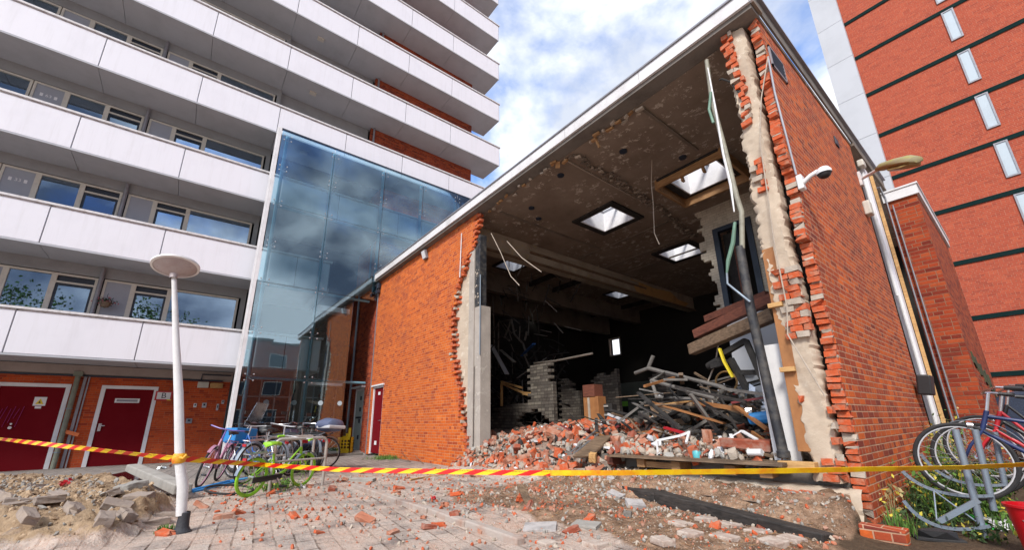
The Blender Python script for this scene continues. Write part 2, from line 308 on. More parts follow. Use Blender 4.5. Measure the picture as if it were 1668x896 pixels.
BOXV = np.array([(x, y, z) for z in (-1, 1) for y in (-1, 1) for x in (-1, 1)], float); BOXF = [(0, 2, 3, 1), (4, 5, 7, 6), (0, 1, 5, 4), (2, 6, 7, 3), (0, 4, 6, 2), (1, 3, 7, 5)]
def tag(o, label=None, cat=None, group=None, kind=None):
    if label and not kind: kind = 'thing'
    for k, v in (('label', label), ('category', cat), ('group', group), ('kind', kind)):
        if v: o[k] = v
    return o
class Thing:
    """an Empty at the thing's base; world=True: its parts are given in world metres"""
    def __init__(s, name, label, cat, base=(0, 0, 0), rz=0, group=None, world=True, rot=None, scale=1):
        e = bpy.data.objects.new(name, None); C0.objects.link(e); e.location = base; e.rotation_euler = rot or (0, 0, rz); e.scale = (scale,)*3
        tag(e, label, cat, group); e.empty_display_size = .1; s.e = e; s.off = tuple(base) if world else (0, 0, 0)
    def part(s, name, mb, mats, parent=None, smooth=False, bevel=0, label=None):
        o = mb.build(name, mats, parent or s.e, s.off, smooth, bevel)
        if label: o['label'] = label
        return o
def single(name, mb, mats, label, cat, group=None, smooth=False, bevel=0, base=None, kind=None):
    """a thing that is one mesh, its origin at its own base"""
    v = np.array(mb.v); b = base if base is not None else (float(v[:, 0].mean()), float(v[:, 1].mean()), float(v[:, 2].min()))
    o = mb.build(name, mats, None, b, smooth, bevel); o.location = b; tag(o, label, cat, group, kind); return o
def copy_tree(o, parent=None):
    c = o.copy(); C0.objects.link(c); c.parent = parent
    for ch in list(o.children): copy_tree(ch, c)
    return c
def text(name, s, size, loc, rot, mat, parent, off=(0, 0, 0), ext=.001):
    c = bpy.data.curves.new(name, 'FONT'); c.body = s; c.size = size; c.extrude = ext; c.align_x = 'CENTER'; c.align_y = 'CENTER'; c.materials.append(MAT[mat])
    tmp = bpy.data.objects.new(name, c); C0.objects.link(tmp); bpy.context.view_layer.update()
    me = bpy.data.meshes.new_from_object(tmp); bpy.data.objects.remove(tmp); bpy.data.curves.remove(c)
    o = bpy.data.objects.new(name, me); C0.objects.link(o); o.parent = parent; o.location = Vector(loc)-Vector(off); o.rotation_euler = rot; return o
def interp(t, tab):
    for (a, x), (b, y) in zip(tab, tab[1:]):
        if t <= b: return x+(y-x)*max(0, (t-a))/(b-a)
    return tab[-1][1]
def slab_holes(mb, x0, x1, y0, y1, z0, z1, holes, mi=0):
    xs = sorted({x0, x1, *[c for h in holes for c in h[:2]]}); ys = sorted({y0, y1, *[c for h in holes for c in h[2:]]})
    for a, b in zip(xs, xs[1:]):
        for c, d in zip(ys, ys[1:]):
            if not any(h[0] < (a+b)/2 < h[1] and h[2] < (c+d)/2 < h[3] for h in holes): mb.box((a, c, z0), (b, d, z1), mi)
# ------------------------------------------------------------------ ground
G = np.random.default_rng(5)
def fbm(x, y, s=1., seed=0, oct=4):
    r = 0; a = 1; t = 0
    for k in range(oct):
        f = 2**k/s; r = r+a*(np.sin(x*f*1.7+seed+k*2.1+1.3*np.sin(y*f*1.1+k))*np.sin(y*f*1.9+seed*1.7+k*1.3+1.1*np.sin(x*f*.9+2*k))); t += a; a *= .55
    return r/t
def sst(a, b, t): t = np.clip((t-a)/(b-a), 0, 1); return t*t*(3-2*t)
def masks(x, y):
    x = np.asarray(x, float); y = np.asarray(y, float); n = fbm(x, y, .5, 1); n2 = fbm(x, y, .16, 4)
    cx_, cy_ = -8.2, -1.35; ca, sa = cos(.32), sin(.32); u = (x-cx_)*ca+(y-cy_)*sa; v = -(x-cx_)*sa+(y-cy_)*ca
    d = np.sqrt((u/3.3)**2+(v/1.15)**2)+n*.12+n2*.04
    sand = 1-sst(.8, 1.02, d)
    dirt = sst(2.6, 3.3, y+.35*n-.3*np.clip(x+6, -3, 0))*sst(-5.6, -4.6, x+.5*n)*(1-sst(-1.25, -1.0, x))*(1-sst(6, 7, y))
    soil = sst(-1.3, -1.12, x+.05*n)*sst(3.6, 4.6, y+.3*n)*(1-sst(3, 5, x))
    return sand, dirt, soil
def gz(x, y):
    x = np.asarray(x, float); y = np.asarray(y, float); sand, dirt, soil = masks(x, y)
    z = -.05*sst(-12, -15, x)
    up = sst(2.28, 2.34, y)*(1-sst(-3.4, -3.2, x))*sst(-7.2, -6.9, x)
    z = z+.045*up
    z = z+sand*(.20+.09*fbm(x, y, .35, 3)+.06*fbm(x, y, .13, 8)+.03*fbm(x, y, .06, 2))
    z = z+dirt*(.03+.03*fbm(x, y, .3, 6)+.02*fbm(x, y, .08, 9))
    z = z+soil*(-.01+.02*fbm(x, y, .2, 2))
    toe = sst(4.35, 4.85, y)*sst(-4.2, -3.8, x)*(1-sst(-1.3, -1.2, x))
    z = z+toe*(.22+.05*fbm(x, y, .14, 5)+.02*fbm(x, y, .06, 2))
    z = z+sst(4.2, 4.8, y)*sst(-8.3, -7.6, x)*(1-sst(-4.2, -3.8, x))*.16
    z = z-.03*sst(3.9, 4.1, y)*(1-sst(4.4, 4.5, y))*sst(-3.6, -3.3, x)*(1-sst(-1.3, -1.2, x))
    return z
def G0(px, py):                                 # the ground point under a photo pixel
    p = at(px, py, 2, 0)
    for _ in range(4): p = at(px, py, 2, float(gz(p.x, p.y)))
    return p
xs = np.concatenate([[-400, -200, -100, -60, -35, -25, -20], np.arange(-17.5, -10, .12), np.arange(-10, 1.5, .036), [1.7, 2, 3, 5, 10, 25, 60, 120, 250, 400]])
ys = np.concatenate([[-400, -200, -90, -40, -20, -10, -7], np.arange(-5, -2.6, .12), np.arange(-2.6, 5.4, .036), np.arange(5.5, 10, .25), [12, 16, 25, 50, 100, 200, 400]])
XX, YY = np.meshgrid(xs, ys); ZZ = gz(XX, YY); nx, ny = len(xs), len(ys)
gm = bpy.data.meshes.new('ground'); V = np.stack([XX, YY, ZZ], -1).reshape(-1, 3)
ii = (np.arange(ny-1)[:, None]*nx+np.arange(nx-1)[None]).reshape(-1); F = np.stack([ii, ii+1, ii+nx+1, ii+nx], 1)
gm.from_pydata(V.tolist(), [], F.tolist()); s_, d_, o_ = masks(XX, YY)
at_ = gm.color_attributes.new('mask', 'FLOAT_COLOR', 'POINT')
at_.data.foreach_set('color', np.stack([s_, d_, o_, np.ones_like(s_)], -1).reshape(-1).astype('f4'))
gm.polygons.foreach_set('use_smooth', [True]*len(gm.polygons)); gm.update()
m, nt, b = newmat('paving_and_dirt'); pos = wpos(nt); ln = nt.links.new
mp = N(nt, 'ShaderNodeMapping'); mp.inputs['Rotation'].default_value = (0, 0, R(7)); ln(pos, mp.inputs[0])
wob = noise(nt, 2.5, 3, .5, pos); wv = N(nt, 'ShaderNodeVectorMath', operation='MULTIPLY_ADD'); ln(wob.outputs['Color'], wv.inputs[0]); wv.inputs[1].default_value = (.05, .05, 0); ln(mp.outputs[0], wv.inputs[2])
br = N(nt, 'ShaderNodeTexBrick'); ln(wv.outputs[0], br.inputs[0]); br.offset = .5
for k, v in dict(Scale=1, **{'Mortar Size': .009, 'Mortar Smooth': .4, 'Bias': 0, 'Brick Width': .30, 'Row Height': .15}).items(): br.inputs[k].default_value = v
br.inputs['Color1'].default_value = (0, 0, 0, 1); br.inputs['Color2'].default_value = (1, 1, 1, 1)
g1 = noise(nt, 22, 6, .7, pos); g2 = noise(nt, 1.3, 7, .68, pos); g3 = noise(nt, 5, 7, .7, pos); g4 = noise(nt, 90, 3, .6, pos); g5 = noise(nt, 2.6, 6, .62, pos)
pav = ramp(nt, br.outputs['Color'], [(0, (.24, .20, .18)), (.35, (.42, .36, .32)), (.7, (.33, .28, .25)), (1, (.56, .49, .43))]).outputs[0]
pav = mixc(nt, .5, pav, ramp(nt, g1.outputs['Fac'], [(.25, .45), (.65, 1.15)]).outputs[0], 'MULTIPLY')
pav = mixc(nt, br.outputs['Fac'], pav, (.10, .075, .06))
sx = N(nt, 'ShaderNodeSeparateXYZ'); ln(pos, sx.inputs[0])
far = N(nt, 'ShaderNodeMapRange'); ln(sx.outputs[0], far.inputs[0]); far.inputs[1].default_value = -7.5; far.inputs[2].default_value = -10.5
dust = mixc(nt, 1, ramp(nt, g2.outputs['Fac'], [(.44, 0.), (.64, .9)]).outputs[0], ramp(nt, g3.outputs['Fac'], [(.36, .15), (.6, .9)]).outputs[0], 'MULTIPLY')
pale = mixc(nt, 1, ramp(nt, g5.outputs['Fac'], [(.38, 0.), (.55, .9)]).outputs[0], ramp(nt, g1.outputs['Fac'], [(.3, .4), (.7, 1.)]).outputs[0], 'MULTIPLY')
dpav = mixc(nt, pale, pav, (.66, .55, .47))
dpav = mixc(nt, dust, dpav, (.50, .33, .25))
grit = ramp(nt, g4.outputs['Fac'], [(.60, 0.), (.66, .8)]).outputs[0]
dpav = mixc(nt, grit, dpav, (.42, .13, .06))
pav = mixc(nt, far.outputs[0], dpav, mixc(nt, .55, pav, (.20, .19, .18)))
am = N(nt, 'ShaderNodeVertexColor', layer_name='mask'); sc = N(nt, 'ShaderNodeSeparateColor'); ln(am.outputs[0], sc.inputs[0])
def edge(x):
    a = N(nt, 'ShaderNodeMath', operation='MULTIPLY_ADD'); ln(g3.outputs['Fac'], a.inputs[0]); a.inputs[1].default_value = .9; ln(x, a.inputs[2])
    return ramp(nt, a.outputs[0], [(.72, 0.), (.98, 1.)]).outputs[0]
sandc = ramp(nt, g3.outputs['Fac'], [(.3, (.20, .13, .08)), (.5, (.38, .265, .165)), (.75, (.50, .37, .25))]).outputs[0]
sandc = mixc(nt, .6, sandc, ramp(nt, g1.outputs['Fac'], [(.3, .45), (.6, 1.1)]).outputs[0], 'MULTIPLY')
dirtc = ramp(nt, g3.outputs['Fac'], [(.3, (.10, .058, .036)), (.46, (.23, .14, .088)), (.58, (.36, .23, .15)), (.72, (.48, .33, .23))]).outputs[0]
dirtc = mixc(nt, .7, dirtc, ramp(nt, g1.outputs['Fac'], [(.3, .35), (.62, 1.2)]).outputs[0], 'MULTIPLY')
dirtc = mixc(nt, grit, dirtc, (.50, .36, .27))
soilc = mixc(nt, .6, (.10, .065, .04), ramp(nt, g1.outputs['Fac'], [(.3, .4), (.7, 1.4)]).outputs[0], 'MULTIPLY')
c = mixc(nt, edge(sc.outputs[0]), pav, sandc); c = mixc(nt, edge(sc.outputs[1]), c, dirtc); c = mixc(nt, edge(sc.outputs[2]), c, soilc)
ln(c, b.inputs['Base Color']); b.inputs['Roughness'].default_value = .9; b.inputs['Specular IOR Level'].default_value = .25
inv = N(nt, 'ShaderNodeMath', operation='SUBTRACT'); inv.inputs[0].default_value = 1; ln(br.outputs['Fac'], inv.inputs[1])
q = bump(nt, b, inv.outputs[0], .6, .012); q = bump(nt, b, g1.outputs['Fac'], .9, .03, q); bump(nt, b, g4.outputs['Fac'], .5, .01, q)
gm.materials.append(m); go = bpy.data.objects.new('ground', gm); C0.objects.link(go); tag(go, kind='structure')
# kerb between the paving and the raised strip before the building
mb = MB(); x = -6.95
while x < -3.4:
    l = .78 if x > -6 else .5; z = float(gz(x+.3, 2.2)); mb.obox((x+l/2, 2.31+rnd.uniform(-.012, .012), z-.012), (l-.012, .09, .14), (rnd.uniform(-.04, .04), rnd.uniform(-.02, .02), rnd.uniform(-.025, .01))); x += l
k = mb.build('kerb', plain('dusty_kerb', (.42, .36, .32), .9, dirt=.9, scale=4, bumpy=.5, dcol=(.34, .17, .11)), bevel=.012); tag(k, kind='structure')
# ------------------------------------------------------------------ the torn-open brick building
B = Thing('brick_building', 'low orange brick building with its front torn open over a burnt hall', 'building', (-8, 5, 0))
H = .067; ZC = 5.95; YF = 5.0
left_prof = [(0, -7.95), (.8, -8.13), (1.62, -8.38), (2.54, -8.77), (3.48, -8.83), (4.38, -8.5), (5.15, -7.82), (5.95, -7.69)]
mb = MB(); eb = MB(); k = 0; z = 0
while z < ZC-.01:
    z1 = min(z+H, ZC); xr = interp(z, left_prof)+rnd.uniform(-.05, .05); xr = round((xr+(.12 if k % 2 else 0))/.12)*.12
    segs = [(-14.1, -13.92), (-12.98, xr)] if z < 2.15 else [(-14.1, xr)]
    for a, c in segs: mb.box((a, YF, z), (c, YF+.11, z1))
    for q in range(rnd.choice((1, 1, 2))):      # loose bricks of the torn edge
        l = rnd.uniform(.06, .12)
        eb.brick((xr+l*.25+q*.05, YF+.05+rnd.uniform(-.035, .02)+q*.05, z+H/2-q*.004), (l, .11, H-.010), G, 0 if rnd.random() < .85 else 1, rot=(rnd.uniform(-.06, .06), rnd.uniform(-.1, .1), rnd.uniform(-.35, .35)))
    z = z1; k += 1
MAT['torn'] = plain('fresh_broken_brick', (.52, .095, .028), .9, dirt=.8, scale=14, bumpy=.8, dcol=(.42, .25, .17), grain=40)
MAT['mortar'] = plain('old_mortar', (.46, .39, .32), .95, dirt=.5, scale=9, bumpy=.6, grain=40)
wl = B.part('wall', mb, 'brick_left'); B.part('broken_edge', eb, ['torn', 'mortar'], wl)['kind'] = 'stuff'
mb = MB(); eb = MB(); z = 0; k = 0; step = .05
while z < ZC-.01:
    z1 = min(z+H, ZC); step = rnd.choice((0, .04, .10, .15, .06)) if k % 7 == 0 else step; yl = 5.01+.05*(.5+.5*sin(z*2.3+1))+step+rnd.choice((0, 0, .02, .05)); xr = -1.16
    mb.box((xr-.11, yl, z), (xr, 9.25, z1))
    l = rnd.uniform(.05, .09); mi = 0 if rnd.random() < .86 else 1
    eb.brick((xr-.056+rnd.uniform(-.008, .004), yl-l*.2, z+H/2), (.105, l, H-.012), G, mi, rot=(rnd.uniform(-.05, .05), rnd.uniform(-.05, .05), rnd.uniform(-.09, .09)))
    if rnd.random() < .35: eb.obox((xr-.05, yl-.01, z+H), (.09, .06, .025), (0, 0, 0), 1, .01)
    z = z1; k += 1
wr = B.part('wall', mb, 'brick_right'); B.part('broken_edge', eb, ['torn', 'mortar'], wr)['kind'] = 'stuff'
# inner leaf behind the right wall: ragged plaster with brick showing through
def ragged(tab0, tab1, y, t, step=.03, amp=.022, seed=1):
    r = random.Random(seed); zs = []; z = tab0[0][0]
    while z < tab0[-1][0]: zs.append(z); z += step
    Lp = [(interp(z, tab0)+r.uniform(-amp, amp), z) for z in zs]; Rp = [(interp(z, tab1)+r.uniform(-amp, amp)*.6, z) for z in zs]
    mb = MB(); n = len(zs); cols = 9; o = []
    for i in range(n):
        for c in range(cols+1):
            f = c/cols; x = Lp[i][0]*(1-f)+Rp[i][0]*f; e = 0 if c in (0, cols) else 1
            mb.v.append((x+.012*sin(zs[i]*9+seed)*(1-f), y-e*(.015+.02*(.5+.5*sin(zs[i]*5+x*17+seed))+r.uniform(0, .012)), zs[i]+(r.uniform(-.008, .008) if e else 0)))
    for i in range(n-1):
        for c in range(cols): a = i*(cols+1)+c; mb.f.append([a, a+1, a+cols+2, a+cols+1]); mb.m.append(0)
    b0 = len(mb.v)
    for i in range(n): mb.v.append((Lp[i][0], y+t, zs[i])); mb.v.append((Rp[i][0], y+t, zs[i]))
    for i in range(n-1):
        a = i*(cols+1); mb.f.append([a, a+cols+1, b0+2*i+2, b0+2*i]); mb.f.append([a+cols, b0+2*i+1, b0+2*i+3, a+2*cols+1]); mb.m += [0, 0]
    return mb
mb = ragged([(.35, -1.56), (.6, -1.56), (1.45, -1.58), (2.8, -1.62), (4.2, -1.58), (5.3, -1.57), (5.94, -1.56)], [(.35, -1.30), (1.4, -1.32), (3, -1.335), (5.94, -1.32)], 5.02, .2, seed=4)
il = B.part('inner_leaf', mb, 'plaster', smooth=True)
eb = MB()
for z0, z1, x0, x1 in ((5.15, 5.9, -1.62, -1.46), (4.45, 5.1, -1.56, -1.42), (3.52, 3.95, -1.56, -1.42), (1.75, 2.5, -1.56, -1.3), (.55, 1.1, -1.34, -1.28), (1.1, 1.2, -1.56, -1.5), (.36, .55, -1.5, -1.28)):
    z = z0; kk = 0
    while z < z1:
        x = x0+rnd.uniform(0, .05)+(.06 if kk % 2 else 0)
        while x < x1-.03:
            l = min(rnd.uniform(.08, .15), x1-x+.02)
            eb.brick((x+l/2, 4.99+rnd.uniform(-.012, .012), z+.033), (l-.010, .1, .064), G, 0 if rnd.random() < .7 else 1, rot=(0, rnd.uniform(-.05, .05), rnd.uniform(-.1, .1)))
            x += l
        z += .072; kk += 1
B.part('exposed_brick', eb, ['torn', 'mortar'], il)['kind'] = 'stuff'
mb = MB().box((-1.56, 5.24, .5), (-1.40, 9.4, ZC)); B.part('inner_wall', mb, 'innerwall'); B.part('cavity_shade', MB().box((-1.398, 5.26, .4), (-1.275, 9.2, ZC-.01)), 'char')  # solid black box between the leaves: the gap's shade put into colour
# inner leaf and concrete column at the left of the opening
mb = ragged([(.1, -8.1), (1.6, -8.7), (2.5, -9.0), (4.4, -8.7), (5.2, -8.1)], [(.1, -7.86), (5.2, -7.86)], 5.13, .1, seed=9); B.part('inner_leaf', mb, 'plaster', smooth=True)
MAT['column'] = burnt_mat('smoked_column', (.52, .47, .42), .45, (.62, .58, .52), 3, .5, (.10, .08, .07))
mb = MB().box((-7.97, 5.02, .1), (-7.75, 5.32, 5.36)).box((-7.745, 5.05, .1), (-7.5, 5.32, 3.55))
mb.bar((-7.72, 5.0, .5), (-7.72, 5.0, 2.2), .02, .03); B.part('column', mb, 'column')
mb = MB().box((-7.74, 5.04, 3.56), (-7.53, 5.22, 5.36)); bp = B.part('black_board', mb, 'black_steel')
mb = MB()
for _ in range(16): mb.rock((rnd.uniform(-7.72, -7.56), 5.03, rnd.uniform(3.6, 4.6)), (.06*rnd.random()+.02, .008, .05*rnd.random()+.02), G, rot=(0, rnd.uniform(-1, 1), 0))
B.part('flaking_paint', mb, 'mortar', bp)
mb = MB().tube([(-7.5, 5.03, 2.4), (-7.5, 5.03, 4.3)], .015); B.part('conduit', mb, 'galv')
# roof slab with its openings
HOLES = [(-6.34, -5.34, 7.34, 8.32), (-3.92, -2.9, 7.42, 8.4), (-6.35, -5.35, 10.9, 11.9), (-10.2, -9.2, 7.4, 8.2), (-10.1, -9.2, 12.9, 13.8), (-14.0, -13.2, 10.9, 11.9)]
mb = MB(); slab_holes(mb, -14.1, -1.145, 5.13, 9.3, ZC+.002, ZC+.07, [h for h in HOLES if h[2] < 9]); slab_holes(mb, -14.1, -1.145, 9.3, 17.2, ZC+.002, ZC+.07, [h for h in HOLES if h[2] > 9]); 0 and slab_holes(mb, -1.28, -1.1, 9.3, 12.0, ZC, ZC+.22, [])
rf = B.part('roof', mb, 'ceiling')
mb = MB(); x = -14.1
while x < -1.12:
    x1 = min(x+1.62, -1.1); mb.box((x+.004, 4.80, 6.02), (x1-.004, 4.84, 6.225)); mb.box((x+.004, 4.84, 6.02), (x1-.004, 5.12, 6.05), 1); x = x1
B.part('fascia', mb, ['fascia', 'ceiling'], rf)
mb = MB().box((-14.1, 4.775, 6.229), (-1.08, 4.86, 6.255)); mb.box((-1.12, 4.865, 6.229), (-1.075, 12.0, 6.255)); B.part('roof_edging', mb, 'grey_metal', rf)
mb = MB(); y = 4.845
while y < 12: y1 = min(y+1.9, 12); mb.box((-1.14, y+.003, 6.025), (-1.115, y1-.003, 6.225)); y = y1
B.part('side_edging', mb, 'conc_dark', rf)
mb = MB().box((-14.1, 4.845, 5.955), (-1.14, 5.125, 6.015)); mb.box((-14.1, 5.0, 5.952), (-7.62, 5.125, 5.954)); B.part('soffit', mb, 'conc_dark', rf)
mb = MB().box((-1.22, 9.3, 5.955), (-1.105, 12., 6.015)).box((-1.9, 9.3, 5.6), (-1.25, 11.9, 5.94)); B.part('canopy_soffit', mb, 'beam_dark', rf)
mb = MB().box((-14.12, 4.995, 5.0), (-14.10, 5.6, 6.0)); B.part('corner_flashing', mb, 'grey_metal', rf)
for i, (x0, x1, y0, y1) in enumerate(HOLES):    # skylights: shaft, dark trim, cap
    main = i < 3
    mb = MB(); t = .15 if main else .07; z0 = ZC-.05
    for a, b_ in (((x0-t, y0-t), (x1+t, y0)), ((x0-t, y1), (x1+t, y1+t)), ((x0-t, y0), (x0, y1)), ((x1, y0), (x1+t, y1))): mb.box((*a, z0), (*b_, ZC-.004))
    sk = B.part('skylight', mb, 'char')
    mb = MB(); t = .03; zt = ZC+.5
    for a, b_ in (((x0, y0), (x1, y0+t)), ((x0, y1-t), (x1, y1)), ((x0, y0+t), (x0+t, y1-t)), ((x1-t, y0+t), (x1, y1-t))): mb.box((*a, z0+.01), (*b_, zt))
    B.part('shaft', mb, 'white_trim' if main else 'grey_panel', sk)
    mb = MB().box(((x0+x1)/2-.03, y0, zt-.05), ((x0+x1)/2+.03, y1, zt+.02)).box((x0-.05, y0-.05, zt+.002), (x1+.05, y0+.04, zt+.06)).box((x0-.05, y1-.04, zt+.002), (x1+.05, y1+.05, zt+.06)).box((x0-.05, y0, zt), (x0+.04, y1, zt+.06)).box((x1-.04, y0, zt), (x1+.05, y1, zt+.06))
    B.part('sash', mb, 'grey_metal', sk)
    if i == 1:      # broken timber lining hanging round the second one
        mb = MB(); q = .2
        mb.bar((x0-q, y0-.1, 5.86), (x1+q, y0-.1, 5.86), .05, .22); mb.bar((x0-q, y1+.1, 5.84), (x1+q, y1+.1, 5.84), .05, .26); mb.bar((x0-q, y0-.1, 5.86), (x0-q, y1+.1, 5.84), .05, .24); mb.bar((x1+q, y0-.1, 5.86), (x1+q, y1+.1, 5.84), .05, .24)
        mb.bar((x0+.35, y0-.06, 6.0), (x0+.37, y0-.02, 5.68), .09, .04, 0); mb.bar((x1-.25, y0-.06, 6.02), (x1-.2, y0-.02, 5.66), .09, .04)
        B.part('timber_lining', mb, 'wood', sk)
# torn strip where a dividing wall met the ceiling, cable traces
mb = MB(); r_ = np.random.default_rng(3)
for k in range(150):
    f = k/150; x = -4.55-.55*f**2; y = 5.2+5.6*f
    mb.brick((x+r_.uniform(-.09, .09), y, 5.93-r_.uniform(0, .06)), (r_.uniform(.04, .12), .05, .03), r_, int(r_.random() < .25), rot=(0, 0, r_.uniform(-.5, .5)))
mb.bar((-4.75, 5.15, 5.93), (-4.8, 9.5, 5.93), .02, .03, 1)
B.part('ceiling_scar', mb, ['beam_dark', 'mortar'])['kind'] = 'stuff'
mb = MB()
for a, b_ in (((-8.1, 9.2), (-5.0, 9.2)), ((-7.2, 5.4), (-7.2, 9.2)), ((-3.0, 5.2), (-3.0, 7.0)), ((-8.1, 11.5), (-4.4, 11.5)), ((-8.1, 10.5), (-4.4, 10.5))): B.part('ceiling_batten', MB().bar((*a, 5.93), (*b_, 5.93), .05, .035), 'beam_dark')
mb = MB()
for x_, y_ in ((-5.2, 5.5), (-6.6, 5.9), (-6.9, 6.4), (-3.9, 5.9), (-3.3, 7.0)): mb.lathe([(0, 0), (.07, 0), (.075, .03), (0, .03)], (x_, y_, 5.925), 14)
B.part('ceiling_rose', mb, 'dark_frame')
mb = MB()
for k in range(26):
    x = r_.uniform(-7.5, -1.7); mb.brick((x, r_.uniform(5.0, 5.2), 5.93-r_.uniform(0, .05)), (r_.uniform(.04, .16), .05, .04), r_, int(r_.integers(2)), rot=(0, 0, r_.uniform(-.4, .4)))
mb.bar((-3.95, 5.12, 5.95), (-3.92, 5.2, 5.72), .04, .03); mb.bar((-4.9, 5.12, 5.95), (-4.95, 5.16, 5.84), .09, .05)
B.part('torn_lining', mb, ['wood', 'mortar'])['kind'] = 'stuff'
# long lintel on the left with cable duct, a flat irregular yellow patch
mb = MB().box((-8.5, 5.33, 5.36), (-8.2, 17.0, ZC-.01)); li = B.part('lintel', mb, 'lintel')
mb = MB().box((-8.196, 7.2, 5.70), (-8.13, 12.4, 5.80)); B.part('cable_duct', mb, 'innerwall', li)
mb = MB().box((-8.19, 7.2, 5.63), (-8.15, 12.9, 5.695)).box((-8.19, 5.4, 5.34), (-8.14, 17, 5.40)); B.part('rusty_angle', mb, 'wood_dark', li)
mb = MB().prism([(12.3, 5.42), (15.6, 5.40), (15.9, 5.6), (15.1, 5.62), (14.6, 5.85), (13.4, 5.78), (12.0, 5.86)], 0, -8.18, -8.16); B.part('yellow_patch', mb, 'yellowwood', li)
mb = MB().box((-8.2, 17, .4), (-1.28, 17.2, ZC)); mb2 = MB()
# rear and far walls of the hall, beams of the burnt bay
mb = MB(); slab = [(-14.1, -12.75), (-12.15, -1.5)]
for a, c in slab: mb.box((a, 16.4, .4), (c, 16.6, ZC))
mb.box((-12.75, 16.4, .4), (-12.15, 16.6, 4.05)); mb.box((-12.75, 16.4, 4.85), (-12.15, 16.6, ZC))
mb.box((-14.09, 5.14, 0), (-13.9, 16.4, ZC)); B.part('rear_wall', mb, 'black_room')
mb = MB().box((-12.8, 16.36, 4.0), (-12.74, 16.42, 4.9)).box((-12.16, 16.36, 4.0), (-12.1, 16.42, 4.9)).box((-12.74, 16.36, 4.0), (-12.16, 16.42, 4.06)).box((-12.74, 16.36, 4.84), (-12.16, 16.42, 4.9)); B.part('window_frame', mb, 'cream')
for x, zb in ((-10.8, 5.3), (-12.6, 5.1)):
    mb = MB().box((x-.25, 5.2, zb), (x, 16.3, ZC-.01)); B.part('beam', mb, 'beam_dark')
for y_ in (6.2, 9.4, 10.6, 14.9): B.part('joist', MB().box((-13.9, y_, 5.78), (-8.5, y_+.1, 5.945)), 'char')
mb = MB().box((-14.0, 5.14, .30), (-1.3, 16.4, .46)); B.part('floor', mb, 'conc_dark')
mb = MB(); nxx, nzz = 150, 12          # rough footing: crumbling mortar over brick
for jz in range(nzz+1):
    for ix in range(nxx+1):
        x = -8.0+6.8*ix/nxx; f = jz/nzz; top = .30 if x > -3.9 else .22; z = -.12+(top+.12)*min(1, f*1.25); y = 4.99-.16*(1-f)**1.5+.035*float(fbm(x, f*2, .12, 3))+.03*float(fbm(x, f, .4, 6))
        mb.v.append((x, y if f < .8 else 4.99+(f-.8)*1.2, z+(.012*float(fbm(x, f, .07, 5)) if f > .7 else 0)))
mb.f = [[a*(nxx+1)+c, a*(nxx+1)+c+1, (a+1)*(nxx+1)+c+1, (a+1)*(nxx+1)+c] for a in range(nzz) for c in range(nxx)]; mb.m = [0]*len(mb.f)
ft = B.part('foundation', mb, 'plaster', smooth=True)
mb = MB()
for k in range(60):
    x = rnd.uniform(-3.9, -1.3); mb.brick((x, 4.93+rnd.uniform(-.03, .03), rnd.choice((.06, .14, .22))+rnd.uniform(-.01, .01)), (rnd.uniform(.1, .2), .08, .058), G, 0 if rnd.random() < .7 else 1, rot=(0, rnd.uniform(-.06, .06), rnd.uniform(-.12, .12)))
B.part('exposed_brick', mb, ['torn', 'mortar'], ft)['kind'] = 'stuff'
# white-washed end wall, broken off above the lower storey, with the black door frame
def holes_wall(x0, x1, z0, z1, y, t, hole, mat, name, edge=None):
    mb = MB(); z = z0; k = 0
    while z < z1-.01:
        zz = min(z+.074, z1); xl = x0+(edge(z, k) if edge else 0)
        for a, c in ([(xl, hole[0]), (hole[1], x1)] if hole and hole[2] < z+.02 < hole[3] else [(xl, x1)]):
            if c > a: mb.box((a, y, z), (c, y+t, zz))
        z = zz; k += 1
    return B.part(name, mb, mat)
holes_wall(-4.3, -1.57, 3.28, ZC-.001, 9.4, .12, (-3.98, -3.12, 3.28, 5.34), 'brick_white', 'end_wall', lambda z, k: rnd.choice((0, .06, .1, -.05))+(.12 if z < 4.6 else 0))
mb = MB()
for a, c in (((-3.98, 3.28), (-3.86, 5.34)), ((-3.24, 3.28), (-3.12, 5.34)), ((-3.86, 5.24), (-3.24, 5.34)), ((-3.52, 3.28), (-3.42, 5.24))): mb.box((a[0], 9.36, a[1]), (c[0], 9.5, c[1]))
df = B.part('door_frame', mb, 'dark_frame')
mb = MB().box((-3.84, 9.56, 3.3), (-3.54, 9.6, 5.2)); B.part('door', mb, 'char', df)
mb = MB().box((-3.84, 9.33, 3.30), (-3.5, 9.355, 3.42)); B.part('kick_plate', mb, 'white_trim', df)
mb = MB().box((-3.6, 9.45, 3.3), (-3.46, 9.5, 5.2)); B.part('upright', mb, 'wood_red', df)
mb = MB().box((-4.3, 9.52, 3.3), (-1.57, 11.0, 3.4)); B.part('upper_floor', mb, 'char')
mb = MB().box((-3.7, 9.3, .46), (-1.58, 9.38, 2.9)); B.part('panelled_wall', mb, 'white_trim')
mb = MB().box((-4.3, 11.0, .46), (-1.57, 11.1, 5.9)); B.part('back_wall', mb, 'black_room')
